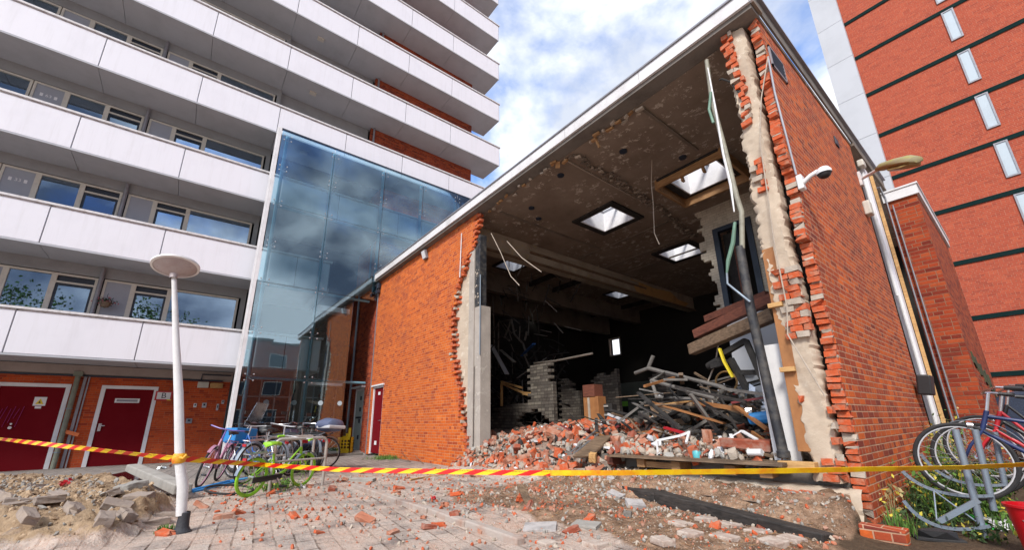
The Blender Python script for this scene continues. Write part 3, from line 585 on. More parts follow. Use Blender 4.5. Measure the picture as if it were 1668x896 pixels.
# low broken grey block walls in the burnt bay
def rubble_wall(x0, x1, y, prof, seed, hole=None, t=.12):
    r = random.Random(seed); mb = MB(); z = .46; k = 0
    while z < 2.7:
        x = x0+(.13 if k % 2 else 0)
        while x < x1:
            l = .26; top = prof((x-x0)/(x1-x0))+r.uniform(-.05, .05)
            if z < top and not (hole and hole(x, z)): mb.box((x+.004, y, z), (min(x+l, x1)-.004, y+t, z+.076))
            x += l
        z += .08; k += 1
    return B.part('partition_wall', mb, 'brick_grey')
rubble_wall(-10.4, -7.35, 7.1, lambda f: 1.12 if f < .22 else 1.32+.1*f if f < .66 else 2.35-.5*(f > .9), 1, lambda x, z: (x+8.25)**2/.55+(z-.62)**2/.33 < 1)
rubble_wall(-12.6, -10.6, 8.6, lambda f: 1.5+.4*f, 7)
rubble_wall(-9.3, -8.4, 9.2, lambda f: 2.2-.5*f, 2)
rubble_wall(-8.3, -7.3, 9.6, lambda f: 2.25+.1*sin(9*f), 3)
rubble_wall(-6.9, -6.2, 10.5, lambda f: 2.2, 5)
# left-hand door and details on the brick face
mb = MB().box((-13.92, 5.02, .02), (-13.86, 5.14, 2.15)).box((-13.04, 5.02, .02), (-12.98, 5.14, 2.15)).box((-13.86, 5.02, 2.09), (-13.04, 5.14, 2.15)).box((-13.98, 4.95, 2.152), (-12.92, 5.09, 2.2)); 
fr = B.part('door_frame', mb, 'white_trim')
mb = MB().box((-13.86, 5.06, .05), (-13.04, 5.11, 2.09)); dr = B.part('door', mb, 'red_door')
B.part('door_plate', MB().box((-13.52, 5.045, 1.86), (-13.36, 5.059, 1.96)), 'white_trim', dr); B.part('door_plate', MB().box((-13.56, 5.045, .3), (-13.4, 5.059, .42)), 'white_trim', dr)
mb = MB().tube([(-13.14, 5.05, 1.05), (-13.14, 5.0, 1.05), (-13.24, 5.0, 1.05)], .012); B.part('handle', mb, 'chrome', dr)
p = at(752, 380, 1, 4.97); q = at(749, 452, 1, 4.97); mb = MB().tube([p, q], .014); B.part('cable_conduit', mb, 'rail')
# recessed link at the far left, with the pale door
K = Thing('brick_link', 'narrow dark brick link with a pale door beside the orange wall', 'building', (-15, 5.1, 0))
mb = MB().box((-19, 5.04, 0), (-15.84, 5.14, 5.95)).box((-14.88, 5.04, 0), (-14.105, 5.14, 5.95)).box((-15.84, 5.04, 2.2), (-14.88, 5.14, 5.95)); K.part('wall', mb, 'brick_block')
mb = MB().box((-25, 5.16, 5.9), (-15.3, 5.3, 10.6)).box((-15.4, 5.3, 6.2), (-15.3, 9.5, 10.6)); K.part('stair_wall', mb, 'brick_left')
mb = MB().box((-16.4, 4.86, 6.02), (-14.105, 4.90, 6.22)).box((-16.4, 4.90, 6.02), (-14.105, 5.15, 6.05)); K.part('fascia', mb, 'fascia')
mb = MB().box((-15.84, 5.05, .05), (-15.77, 5.11, 2.2)).box((-14.95, 5.05, .05), (-14.88, 5.11, 2.2)).box((-15.77, 5.05, 2.12), (-14.95, 5.11, 2.2)).box((-15.95, 4.90, 2.21), (-14.8, 5.035, 2.27)); K.part('door_frame', mb, 'white_trim')
mb = MB().box((-15.77, 5.075, .05), (-14.95, 5.105, 2.12)); d2 = K.part('door', mb, plain('pale_green_door', (.55, .64, .62), .4))
for z in (.5, 1.05, 1.45, 1.85): K.part('door_light', MB().box((-15.32, 5.06, z-.07), (-15.18, 5.073, z+.07)), 'dark_frame', d2)
K.part('door_bar', MB().box((-15.6, 5.04, 1.14), (-15.1, 5.072, 1.2)), 'dark_frame', d2)
K.part('door_step', MB().box((-16.3, 4.75, .0), (-14.7, 5.03, .08)), 'conc')
K.part('drainpipe', MB().tube([(-16.15, 4.95, .1), (-16.15, 4.95, 6.0)], .045, 10), 'galv', smooth=True); K.part('drainpipe', MB().tube([(-15.6, 5.1, 6.25), (-15.6, 5.1, 8.3)], .04, 10), 'galv', smooth=True)
K.part('corner_trim', MB().box((-14.16, 4.985, 0), (-14.11, 5.035, 6.0)), 'grey_metal')

# ------------------------------------------------------------------ annex block beyond the right wall
YB = 10.5; Kb = Thing('brick_annex', 'dark red brick annex with white coping beyond the long red wall', 'building', (-.8, YB, 0))
c0 = at(1493, 316, 1, YB); zt = c0.z; xr = c0.x; xl = at(1449, 335, 1, YB).x; yb = at(1541, 394, 0, xr).y
mb = MB().box((xl-.05, YB, -.1), (xr, yb, zt)); Kb.part('wall', mb, 'brick_block')
mb = MB().box((xl-.07, YB-.05, zt+.002), (xr+.04, YB+.05, zt+.2)).box((xl-.07, YB-.07, zt+.202), (xr+.06, yb+.05, zt+.235)).box((xr-.05, YB+.051, zt+.002), (xr+.04, yb, zt+.2)); Kb.part('coping', mb, 'white_trim')
mb = MB()
for k in range(9): mb.obox((xr+.01, YB+.5+k*.35, 1.9-.05*k+.1*sin(k*3)), (.02, .25, .22), (rnd.uniform(-.4, .4), 0, 0))
Kb.part('dark_vine', mb, plain('dry_vine', (.05, .06, .03), .9))
mb = MB().tube([(xl+.06, YB-.06, .5), (xl+.05, YB-.06, zt-.1)], .012).tube([(xl-.02, YB-.06, .5), (xl-.02, YB-.06, zt+.1), (xl-.05, YB-.1, zt+.35), (xl-.12, YB-.2, zt+.3)], .014)
Kb.part('cable', mb, 'grey_metal')
# pale uprights in the slot between the wall and the annex
U = Thing('service_duct', 'tall pale sheet-metal duct with pipes in the slot beside the red wall', 'duct', (-1.3, 9.8, 0))
mb = MB().box((-1.34, 9.5, 0), (-1.22, 9.62, 5.5)); U.part('render_strip', mb, 'conc')
mb = MB().box((-1.20, 9.7, 0), (-1.10, 9.9, 5.6)); U.part('metal_casing', mb, 'white_panel')
mb = MB().tube([(-1.12, 9.6, .1), (-1.12, 9.6, 3.0)], .028, 10).tube([(-1.14, 9.62, 3.0), (-1.14, 9.62, 5.5)], .028, 10); U.part('pipe', mb, 'white_trim')
mb = MB().box((-1.09, 9.9, 0), (-1.04, 9.93, 5.5)); U.part('timber_edge', mb, 'yellowwood')
p = at(1500, 630, 0, -1.13); mb = MB().obox((-1.03, p.y-.35, p.z), (.16, .34, .30), (0, .12, 0)); single('wall_box', mb, 'blackplastic', 'black box lamp hanging beside the pale duct at the end of the red wall', 'lamp', bevel=.02)
# ------------------------------------------------------------------ far red tower
YT = 27; k_ = YT/20; T2 = Thing('brick_tower', 'tall salmon-red brick tower with dark green bands behind the annex', 'building', (3, YT, 0))
mb = MB().box((-1.60*k_, YT, -.2), (9.5, YT+12, 34)); T2.part('wall', mb, 'brick_tower')
mb = MB(); z = -.2; zi = 0
while z < 28.0: mb.box((-2.47*k_, YT-.5, z), (-1.60*k_, YT+.6, min(z+2.6, 28.0)-.02)); z += 2.6
T2.part('white_flank', mb, 'towerwhite')
zz = [2.25, 4.09, 6.01, 7.95, 9.81, 11.73, 13.68, 15.58, 17.45, 19.3, 21.2]
for z in zz:
    Z = .95+(z-.95)*k_; mb = MB().box((-1.595*k_, YT-.05, Z-.20), (9.5, YT+.02, Z)); T2.part('green_band', mb, 'green')
for z0, z1 in ((14.12, 15.45), (12.2, 13.52), (10.28, 11.63), (8.4, 9.7), (6.45, 7.78), (4.6, 5.9), (2.7, 4.0), (15.9, 17.2)):
    a, b_ = .95+(z0-.95)*k_, .95+(z1-.95)*k_; x0, x1 = .96*k_, 1.27*k_
    mb = MB().box((x0, YT-.06, a), (x0+.06, YT+.02, b_)).box((x1-.06, YT-.06, a), (x1, YT+.02, b_)).box((x0+.06, YT-.06, a), (x1-.06, YT+.02, a+.07)).box((x0+.06, YT-.06, b_-.06), (x1-.06, YT+.02, b_))
    f = T2.part('window', mb, 'grey_metal'); mb = MB().box((x0+.06, YT-.03, a+.07), (x1-.06, YT-.01, b_-.06)); T2.part('pane', mb, plain('blind_behind_glass', (.50, .58, .64), .15, dirt=.3, scale=.8, bumpy=0) if 'blind' not in MAT else MAT['blind'], f)
# ------------------------------------------------------------------ apartment tower on the left
A = Thing('apartment_tower', 'tall apartment block with long white balcony parapets above a red brick ground floor', 'building', (-16, 2, 0))
XB, XW, XG = -14.58, -15.77, -16.1; Z1, HS = 2.62, 2.765; joints = [-7.9, -5.6, -3.45, -1.18, 1.08, 3.4, 5.73, 8.0, 10.9]
def W(mb, x0, y0, y1, z0, z1, t=.05): mb.box((x0, y0, z0), (x0+t, y1, z1))
for k in range(10):
    zb = Z1+HS*k; yend = 10.9 if k >= 3 else 1.15
    mb = MB(); yj = [j for j in joints if j < yend-.1]+[yend]
    for a, c in zip(yj, yj[1:]): mb.box((XW-.3, a+.006, zb), (XB-.045, c-.006, zb+.16))
    mb.box((XB-.04, yj[0], zb-.015), (XB+.005, yend, zb+.035))
    if k in (0, 1): mb.box((XW-2, 1.15, zb), (XB-.045, 3.4, zb+.16))
    if k == 2: mb.box((XW-2, 1.15, zb), (XB-.045, 9.5, zb+.16))
    bal = A.part('balcony', mb, 'soffit')
    ys_ = yj if k not in (0, 1) else yj+[2.3, 3.35]
    if k == 2: ys_ = yj+[3.4, 5.73, 8.0, 9.3]
    for a, c in zip(ys_, ys_[1:]):
        mb = MB().box((XB-.04, a+.012, zb+.04), (XB, c-.012, zb+1.04)); A.part('parapet_panel', mb, 'white_panel', bal, bevel=.006)
    ye = ys_[-1]; mb = MB()
    for j in ys_: A.part('joint_post', MB().box((XB-.05, j-.009, zb+.05), (XB-.012, j+.009, zb+1.09)), 'grey_metal', bal)
    if k > 2: A.part('parapet_panel', MB().box((XB-1.2, ye-.04, zb+.04), (XB-.05, ye, zb+1.04)), 'white_panel', bal)
    mb = MB().box((XB-.075, ys_[0], zb+1.09), (XB+.035, ye+.06, zb+1.145)).box((XB-.06, ys_[0], zb+1.045), (XB-.045, ye, zb+1.09)); A.part('rail', mb, 'rail', bal)
    if k >= 3:
        for yy in (2.1,): mb = MB().box((XW+.5, yy-.12, zb-.06), (XW+.66, yy+.12, zb-.002)); A.part('ceiling_lamp', mb, 'cream', bal)
# wall panels above and below the windows, brick bay, window groups
mb = MB(); mb.box((XW-.25, -8, 0-.2), (XW-.12, 1.1, 2.6)) if 0 else None
for k in range(10):
    zb = Z1+HS*k+.165; zt_ = Z1+HS*(k+1)-.003; head = Z1+HS*k+2.41
    mb = MB().box((XW-.12, -8.5, head+.03), (XW-.02, 1.12, zt_)).box((XW-.12, -8.5, zb), (XW-.02, 1.12, zb+.35)).box((XW-.12, .98, zb+.351), (XW-.02, 1.12, head+.029)); A.part('cladding', mb, 'grey_wall')
    if k >= 3:
        mb = MB().box((XW-.3, 1.13, zb), (XW-.2, 4.6, zt_)); A.part('recess_wall', mb, 'grey_wall')
        mb = MB().box((XW-.12, 4.65, zb), (XW, 9.92, zt_)).box((XW-3, 9.8, zb), (XW-.121, 9.92, zt_)); A.part('brick_bay', mb, 'brick_block')
        mb = MB().tube([(XW+.06, 4.78, zb), (XW+.06, 4.78, zt_)], .045, 8); A.part('downpipe', mb, 'grey_metal')
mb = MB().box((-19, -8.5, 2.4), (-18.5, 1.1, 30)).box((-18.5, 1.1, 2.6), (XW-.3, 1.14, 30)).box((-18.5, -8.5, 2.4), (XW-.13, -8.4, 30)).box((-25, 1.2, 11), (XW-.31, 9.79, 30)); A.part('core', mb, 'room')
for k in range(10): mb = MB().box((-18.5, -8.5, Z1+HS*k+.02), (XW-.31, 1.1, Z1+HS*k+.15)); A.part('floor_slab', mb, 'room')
NUM = {2: ('53', '63'), 1: ('33', '43')}
def grp(k, y0, mirror=False):
    z0 = Z1+HS*k+.52; z1 = Z1+HS*k+2.41; t = .055
    spans = [('panel', 0, .67), ('big', .67, 1.53), ('vent', 1.53, 2.37), ('panel', 2.5, 3.13), ('vent', 3.13, 3.95), ('big', 3.95, 5.72)]
    for kind, a, c in spans:
        a += y0; c += y0; mb = MB()
        W(mb, XW-.05, a, a+t, z0, z1); W(mb, XW-.05, c-t, c, z0, z1); W(mb, XW-.05, a+t, c-t, z1-t, z1); W(mb, XW-.05, a+t, c-t, z0, z0+t)
        if kind == 'vent': W(mb, XW-.045, a+t, c-t, z1-.27, z1-.22)
        f = A.part('window' if kind != 'panel' else 'door', mb, 'cream')
        if kind == 'panel':
            mb = MB().box((XW-.04, a+t, z0+t), (XW-.02, c-t, z1-t)); pn = A.part('panel', mb, 'grey_panel', f)
            if abs(a-y0) < .1 and y0 > -6:
                s = {1: '33', 2: '63'}.get(k)
                if s: text('number', s, .13, (XW-.017, (a+c)/2, z1-.36), (pi/2, 0, pi/2), 'white_trim', f, A.off)
                if s: mb = MB().box((XW-.019, (a+c)/2-.17, z1-.41), (XW-.016, (a+c)/2-.11, z1-.31)).box((XW-.019, (a+c)/2+.11, z1-.41), (XW-.016, (a+c)/2+.17, z1-.31)); A.part('number_plate', mb, 'white_trim', f)
            continue
        zt2 = z1-t if kind == 'big' else z1-.28
        if kind == 'vent':
            mb = MB(); W(mb, XW-.04, a+t, a+t+.05, z0+t, zt2, .02); W(mb, XW-.04, c-t-.05, c-t, z0+t, zt2, .02); W(mb, XW-.04, a+t+.05, c-t-.05, zt2-.05, zt2, .02); A.part('sash', mb, 'dark_frame', f)
            mb = MB(); W(mb, XW-.09, a+t, c-t, z1-.22, z1-t, .02); A.part('vent', mb, 'dark_frame', f)
        mb = MB(); W(mb, XW-.06, a+t, c-t, z0+t, zt2, .012); A.part('pane', mb, 'win', f)
        if rnd.random() < .65:
            mb = MB(); n = int((c-a)/.03); o = 0; x_ = XW-.2
            pts = [(x_+.02*sin(i*1.3)+.008*sin(i*.7), a+t+(c-a-2*t)*i/n) for i in range(n+1)]
            lo, hi = (0, n) if rnd.random() < .5 else (int(n*.4), n)
            for i in range(lo, hi): mb.add([(pts[i][0], pts[i][1], z0), (pts[i+1][0], pts[i+1][1], z0), (pts[i+1][0], pts[i+1][1], z1-t), (pts[i][0], pts[i][1], z1-t)], [(0, 1, 2, 3)])
            A.part('curtain', mb, 'curtain', f)
    mb = MB().tube([(XW+.03, y0+2.43, z0-.3), (XW+.03, y0+2.43, z1+.3)], .05, 10); A.part('downpipe', mb, 'grey_metal')
for k in range(7):
    grp(k, -4.8)
    if k < 6 : grp(k, -10.56+.02)
# ground floor: brick, doors, painted beam, services
mb = MB()
for a, c, z0 in ((-9, -3.75, 0), (-2.42, -1.83, 0), (-.62, 1.12, 0)): mb.box((XG-.12, a, -.2), (XG, c, 2.31))
for a, c in ((-3.75, -2.42), (-1.83, -.62)): mb.box((XG-.12, a, 2.09), (XG, c, 2.31))
A.part('ground_wall', mb, 'brick_ground')
mb = MB().box((XG-.1, -9, 2.36), (XG+.12, 1.15, 2.6)).box((XG-.1, -9, 2.312), (XG+.03, 1.15, 2.358)); A.part('painted_beam', mb, 'pinkconc')
mb = MB().box((XG+.02, -9, 2.3), (XG+.07, .9, 2.345)).tube([(XG+.15, .35, 2.3), (XG+.15, .35, 2.5), (XG+.15, 1.1, 2.5)], .02, 8); A.part('dark_pipe', mb, 'dark_frame')
for y0, y1 in ((-3.75, -2.42), (-1.83, -.62)):
    mb = MB(); W(mb, XG-.06, y0, y0+.09, -.1, 2.09, .08); W(mb, XG-.06, y1-.09, y1, -.1, 2.09, .08); W(mb, XG-.06, y0+.09, y1-.09, 2.0, 2.09, .08); A.part('door_frame', mb, 'white_trim')
    mb = MB(); W(mb, XG-.05, y0+.09, y1-.09, -.1, 2.0, .04); d = A.part('door', mb, 'red_door')
    if y0 > -2:
        mb = MB(); W(mb, XG-.009, y0+.33, y0+.33+.52, 1.62, 1.74, .012); A.part('vent_plate', mb, 'white_trim', d)
        mb = MB(); W(mb, XG+.004, y0+.37, y0+.81, 1.65, 1.71, .004); A.part('grille', mb, 'grey_metal', d)
        mb = MB().box((XG-.01, y0+.13, .86), (XG+.03, y0+.19, 1.06)).tube([(XG+.03, y0+.16, 1.0), (XG+.06, y0+.16, 1.0), (XG+.06, y0+.26, 1.0)], .012); A.part('handle', mb, 'chrome', d)
    else:
        mb = MB(); W(mb, XG-.009, -3.02, -2.80, 1.52, 1.74, .008); W(mb, XG-.009, -2.97, -2.86, 1.45, 1.505, .008); sgn = A.part('warning_sign', mb, 'white_trim', d)
        mb = MB().prism([(-2.985, 1.56), (-2.835, 1.56), (-2.91, 1.70)], 0, XG+.0, XG+.003); A.part('yellow_triangle', mb, 'yellow', d)
        mb = MB().prism([(-2.935, 1.585), (-2.89, 1.585), (-2.912, 1.655)], 0, XG+.003, XG+.005); A.part('hazard_symbol', mb, 'black', d)
        mb = MB()
        for i in range(7): a = -3.75+.12+i*.07; mb.bar((XG+.001, a, 1.0+.1*(i % 3)), (XG+.001, a+.06, 1.5-.06*(i % 2)), .004, .03, up=(1, 0, 0))
        A.part('graffiti', mb, plain('magenta_spray', (.45, .04, .25), .5), d)
        mb = MB().lathe([(0, .05), (.035, .05), (.035, .02), (.02, 0)], (XG+.0, -3.28, .98), 14, ax=(1, 0, 0)).lathe([(0, .03), (.022, .03), (.025, 0)], (XG, -3.28, 1.07), 12, ax=(1, 0, 0)); A.part('lock', mb, 'chrome', d)
mb = MB().tube([(XG+.1, -2.33, -.1), (XG+.1, -2.33, 2.3)], .055, 12).box((XG+.02, -2.42, 2.3), (XG+.2, -2.24, 2.42)); A.part('drainpipe', mb, plain('mossy_pipe', (.22, .24, .19), .6, dirt=.5))
mb = MB().box((XG, -2.22, -.1), (XG+.05, -2.16, 2.3)).box((XG, -2.13, -.1), (XG+.04, -2.10, 2.3)); A.part('cable_tray', mb, 'grey_metal')
for z in (1.45, .35): A.part('pipe_clip', MB().torus((XG+.1, -2.33, z), (0, 0, 1), .06, .012, 16, 6), 'galv')
S_ = Thing('letter_sign', 'white sign with the letter B in a red border beside the red door', 'sign', (XG, -.47, 1.7), world=True)
mb = MB(); W(mb, XG+.002, -.66, -.27, 1.70, 1.97, .02); S_.part('border', mb, 'red'); mb = MB(); W(mb, XG+.023, -.62, -.31, 1.735, 1.935, .004); S_.part('face', mb, 'white'); mb = MB(); W(mb, XG+.0232, -.38, -.28, 1.705, 1.732, .004); S_.part('yellow_tab', mb, 'yellow')
text('letter', 'B', .22, (XG+.029, -.465, 1.835), (pi/2, 0, pi/2), 'black', S_.e, S_.off)
for nm, y0, y1, z0, z1, mat, lb in (('intercom', .28, .36, 1.51, 1.63, 'white', 'small white intercom plate, first from the lamp post'), ('keypad', .49, .60, 1.50, 1.65, 'silver', 'grey keypad plate second from the lamp post, beside the white intercom'), ('bell_strip', .86, .92, 1.42, 1.62, 'silver', 'tall narrow metal bell strip on the brick near the glass corner'), ('door_button', .97, 1.04, 1.62, 1.74, 'silver', 'small grey button plate highest beside the glass corner'), ('meter_box', .17, .32, 1.04, 1.18, 'grey_metal', 'small dark metal box low on the brick beside the lamp post')):
    t = Thing(nm, lb, 'wall device', (XG, (y0+y1)/2, z0)); mb = MB(); W(mb, XG+.002, y0, y1, z0, z1, .035); t.part('case', mb, mat, bevel=.006)
    mb = MB(); W(mb, XG+.038, y0+(y1-y0)*.28, y1-(y1-y0)*.28, z0+(z1-z0)*.4, z1-(z1-z0)*.2, .003); t.part('face', mb, 'dark_frame')
t = Thing('wall_light', 'pair of oblong cream bulkhead lights high on the brick by the glass corner', 'light', (XG, .6, 2.0))
mb = MB().box((XG+.002, .28, 2.1), (XG+.10, .56, 2.28)); t.part('housing', mb, 'cream', bevel=.01); mb = MB().box((XG+.002, .60, 2.1), (XG+.11, .93, 2.26)); t.part('diffuser', mb, 'yellowwood', bevel=.015)
# ------------------------------------------------------------------ glass screen of the stair hall
Gs = Thing('glass_screen', 'tall blue-tinted glass screen with blue steel posts in front of the stair hall', 'glass wall', (-14.25, 4, 0))
XGl = -14.25; ps = [1.22, 2.98, 4.93, 6.6, 8.27, 9.1]
zs_ = [.05, 2.30, 5.28, 8.06, 10.9]
def ztop(y): return 10.9
for i, (a, c) in enumerate(zip(ps, ps[1:])):
    for j, (z0, z1) in enumerate(zip(zs_, zs_[1:])):
        if i >= 2 and j < 2: continue
        if i == 1 and j < 2: c_ = 4.18
        else: c_ = c
        mb = MB().box((XGl, a+.008, z0+.006), (XGl+.014, c_-.008, (z1 if j < 3 else ztop(a))-.006)); q = [rnd.uniform(0, .014) for _ in range(4)]; mb.v = [(p[0]+q[(p[1] > a+.1)+2*(p[2] > z0+.1)], p[1], p[2]) for p in mb.v]; Gs.part('pane', mb, 'glass')
for y, z1 in ((1.42, 10.8), (3.02, 10.8), (4.93, 10.8), (6.6, 10.8), (8.27, 10.8)):
    z0 = 0 if y < 4 else 5.6; pst = Gs.part('post', MB().tube([(XGl-.22, y, z0), (XGl-.22, y, z1)], .055, 12), 'post', smooth=True)
    for z in (2.32, 3.75, 5.3, 6.6, 8.08, 9.4, 10.6):
        if z < z0: continue
        mb = MB()
        for dy in (-.11, .11):
            for dz in (-.09, .09): mb.tube([(XGl-.17, y, z), (XGl-.02, y+dy, z+dz)], .009, 6); mb.lathe([(0, .02), (.022, .015), (.022, -.01), (0, -.01)], (XGl+.016, y+dy, z+dz), 10, ax=(1, 0, 0))
        Gs.part('glass_clamp', mb, 'steel')
for z, y1 in ((2.32, 4.9), (5.27, 4.8), (8.06, 9.2)):
    mb = MB().tube([(XGl-.22, 1.42, z), (XGl-.22, y1, z)], .045, 10); Gs.part('cross_beam', mb, 'post', smooth=True)
for y in (1.95, 2.70, 3.46, 4.05):
    mb = MB().lathe([(0, 0), (.075, 0), (.075, .004), (0, .004)], (XGl+.016, y, 1.61), 24, ax=(1, 0, 0)); Gs.part('marker_disc', mb, 'frost')
mb = MB().box((XGl-.06, 1.12, 0), (XGl+.05, 1.2, 10.93)).box((XGl-.04, 1.06, 0), (XGl+.02, 1.115, 10.93)); Gs.part('edge_profile', mb, 'white_trim')
mb = MB().box((XGl-.05, 1.2, 10.88), (XGl+.03, 9.1, 10.93)); Gs.part('head_profile', mb, 'dark_frame')
# stair hall behind the screen
I = Thing('stair_hall', 'dim stair hall with dark rear wall seen through the glass screen', 'building', (-17, 3, 0))
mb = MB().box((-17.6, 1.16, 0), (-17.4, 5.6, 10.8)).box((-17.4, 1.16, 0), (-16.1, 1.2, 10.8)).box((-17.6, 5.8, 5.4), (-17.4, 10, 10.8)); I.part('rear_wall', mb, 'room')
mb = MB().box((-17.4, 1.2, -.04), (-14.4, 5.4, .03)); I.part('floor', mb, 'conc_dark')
mb = MB().box((-16.9, 3.5, 2.35), (-16.4, 4.7, 2.55)).box((-16.9, 3.5, 5.2), (-16.4, 4.7, 5.4)); I.part('landing', mb, 'white_panel')
mb = MB().box((-16.5, 3.9, 0), (-16.4, 4.4, 2.3)); I.part('dark_door', mb, 'char')
mb = MB(); 
for k in range(8): mb.box((-16.42, 3.5+k*.14, 2.56), (-16.40, 3.53+k*.14, 3.5))
mb.box((-16.43, 3.5, 3.5), (-16.39, 4.6, 3.54)); I.part('railing', mb, 'dark_frame')
mb = MB()
for k, (a, c) in enumerate(((1.6, 3.0), (3.4, 4.6))):
    for z in (1.2, 1.9, 2.6): mb.box((-16.9, a, z), (-16.85, c, z+.04))
    for y in np.linspace(a, c, 4): mb.box((-16.9, y, 1.0), (-16.85, y+.04, 2.6))
I.part('inner_frame', mb, 'grey_metal')
# ------------------------------------------------------------------ fittings on the buildings
t = Thing('security_camera', 'white dome security camera on an arm, high on the red wall near its torn edge', 'camera', (-1.16, 5.2, 3.5))
c = at(1301, 298, 0, -1.15); d = c+Vector((.24, .02, .02))
mb = MB().box((-1.158, c.y-.05, c.z-.10), (-1.10, c.y+.05, c.z+.08)); t.part('bracket', mb, 'white', bevel=.012)
mb = MB().tube([c+Vector((.04, 0, -.02)), c+Vector((.12, 0, .03)), d+Vector((-.05, 0, .04))], .026, 10); t.part('arm', mb, 'white', smooth=True)
mb = MB().lathe([(0, .06), (.05, .052), (.072, .016), (.070, -.016)], d, 20); t.part('housing', mb, 'white', smooth=True)
mb = MB().lathe([(.062, -.016), (.056, -.044), (.036, -.064), (0, -.072)], d, 20); t.part('dome', mb, 'blackplastic', smooth=True)
mb = MB().tube([at(1251, 92, 0, -1.145), at(1262, 150, 0, -1.145), at(1297, 284, 0, -1.145)], .011, 8); single('conduit', mb, 'grey_panel', 'thin grey conduit running down the red wall to the dome camera', 'pipe', smooth=True)
mb = MB().tube([at(1251, 92, 0, -1.13), at(1240, 160, 1, 4.93), at(1238, 230, 1, 4.9), at(1262, 400, 1, 4.9), at(1282, 500, 1, 4.88), at(1283, 545, 1, 4.86), at(1310, 590, 1, 4.84), at(1344, 646, 1, 4.84)], .007, 8); single('loose_cable', mb, 'mortar', 'long pale cable hanging down the torn end of the red wall', 'cable', smooth=True)
t = Thing('wall_vent', 'dark louvred vent grille in the red wall under the roof edge, nearest the torn end', 'vent', (-1.15, 5.4, 5.4))
mb = MB(); a = at(1249, 72, 0, -1.15); y0, y1, z0, z1 = 5.22, 5.72, 5.28, 5.62
mb.box((-1.158, y0, z0), (-1.14, y0+.03, z1)).box((-1.158, y1-.03, z0), (-1.14, y1, z1)).box((-1.158, y0, z1-.03), (-1.14, y1, z1)).box((-1.158, y0, z0), (-1.14, y1, z0+.03)); t.part('frame', mb, 'grey_metal')
mb = MB().box((-1.158, y0+.03, z0+.03), (-1.152, y1-.03, z1-.03))
for k in range(5): mb.obox((-1.148, (y0+y1)/2, z0+.06+k*.055), (.012, .43, .02), (0, .5, 0))
t.part('louvre', mb, 'dark_frame')
mb = MB().box((-1.158, 7.9, 5.36), (-1.14, 8.1, 5.52)); single('small_vent', mb, 'dark_frame', 'small square dark vent in the red wall halfway along, under the roof edge', 'vent', bevel=.01)
t = Thing('wall_lantern', 'moss-stained street lamp head on a short arm from the far end of the red wall', 'street lamp', (-1.16, 9.5, 5.3))
a = at(1404, 291, 0, -1.12); b_ = at(1430, 276, 1, a.y-.25); e = at(1494, 262, 1, a.y-.9)
mb = MB().box((-1.158, a.y-.06, a.z-.14), (-1.12, a.y+.06, a.z+.14)).tube([a, b_], .028, 10); t.part('arm', mb, 'rail', smooth=True)
dv = (e-b_); L_ = dv.length; dv.normalize(); up_ = Vector((0, 0, 1)); sd_ = dv.cross(up_).normalized(); up_ = sd_.cross(dv)
def loft(secs, n=14):
    mb = MB(); o = 0
    for s_, wd, ht, dz in secs:
        for k in range(n):
            q = 2*pi*k/n; y = cos(q)*wd; z = sin(q)*ht*(1 if sin(q) > 0 else .55)+dz; mb.v.append(tuple(b_+dv*(s_*L_)+sd_*y+up_*z))
    m_ = len(secs); mb.f = [[i*n+k, i*n+(k+1) % n, (i+1)*n+(k+1) % n, (i+1)*n+k] for i in range(m_-1) for k in range(n)]+[list(range(n))[::-1], [(m_-1)*n+k for k in range(n)]]; mb.m = [0]*len(mb.f); return mb
t.part('canopy', loft([(0, .05, .05, 0), (.12, .09, .09, .01), (.45, .125, .10, .02), (.8, .14, .10, .02), (.97, .10, .07, .01), (1.0, .05, .04, 0)]), plain('mossy_shell', (.30, .27, .16), .7, dirt=.7, scale=8, dcol=(.35, .32, .02), bumpy=.3), smooth=True)
t.part('lens', loft([(.42, .08, .03, -.03), (.5, .13, .05, -.06), (.85, .14, .05, -.06), (.95, .08, .03, -.03)]), plain('yellowed_lens', (.30, .22, .08), .3), smooth=True)
for px, py, nm, lb in ((1402, 268, 'bulkhead_lamp', 'small white bulkhead lamp above the bracket of the moss-stained street lamp'), (1413, 340, 'cream_box', 'cream plastic box at the far end of the red wall, below the street lamp')):
    c = at(px, py, 0, -1.12); mb = MB().obox((-1.11, c.y, c.z), (.1, .2, .26 if nm == 'cream_box' else .14)); single(nm, mb, 'cream', lb, 'wall device', bevel=.02)
t = Thing('flood_lamp', 'small white square lamp high on the orange wall under the white fascia', 'light', (-10.6, 4.9, 5.7))
c = at(692, 415, 1, 4.93); mb = MB().obox(c, (.22, .08, .26), (.3, 0, 0)); t.part('case', mb, 'grey_metal', bevel=.01)
mb = MB().obox(c+Vector((0, -.045, -.01)), (.18, .01, .22), (.3, 0, 0)); t.part('lens', mb, 'white'); mb = MB().box((c.x-.16, 4.92, c.z), (c.x-.1, 4.998, c.z+.16)); t.part('bracket', mb, 'rail')
t = Thing('corner_camera', 'dark twin sensor box at the top left corner of the orange wall', 'sensor', (-14.05, 4.95, 5.6))
c = at(617, 466, 1, 4.93); mb = MB().obox(c, (.16, .1, .2)).obox(c+Vector((-.02, -.02, -.22)), (.18, .12, .12), (.3, 0, 0)); t.part('case', mb, 'dark_frame', bevel=.01); mb = MB().lathe([(0, .02), (.03, .02), (.035, 0)], c+Vector((0, -.06, -.2)), 12, ax=(0, -1, 0)); t.part('lens', mb, 'white')
t = Thing('flower_basket', 'hanging basket of dark leaves and pink flowers by the drainpipe above the first balcony', 'plant', (-15.5, -2.17, 4.2))
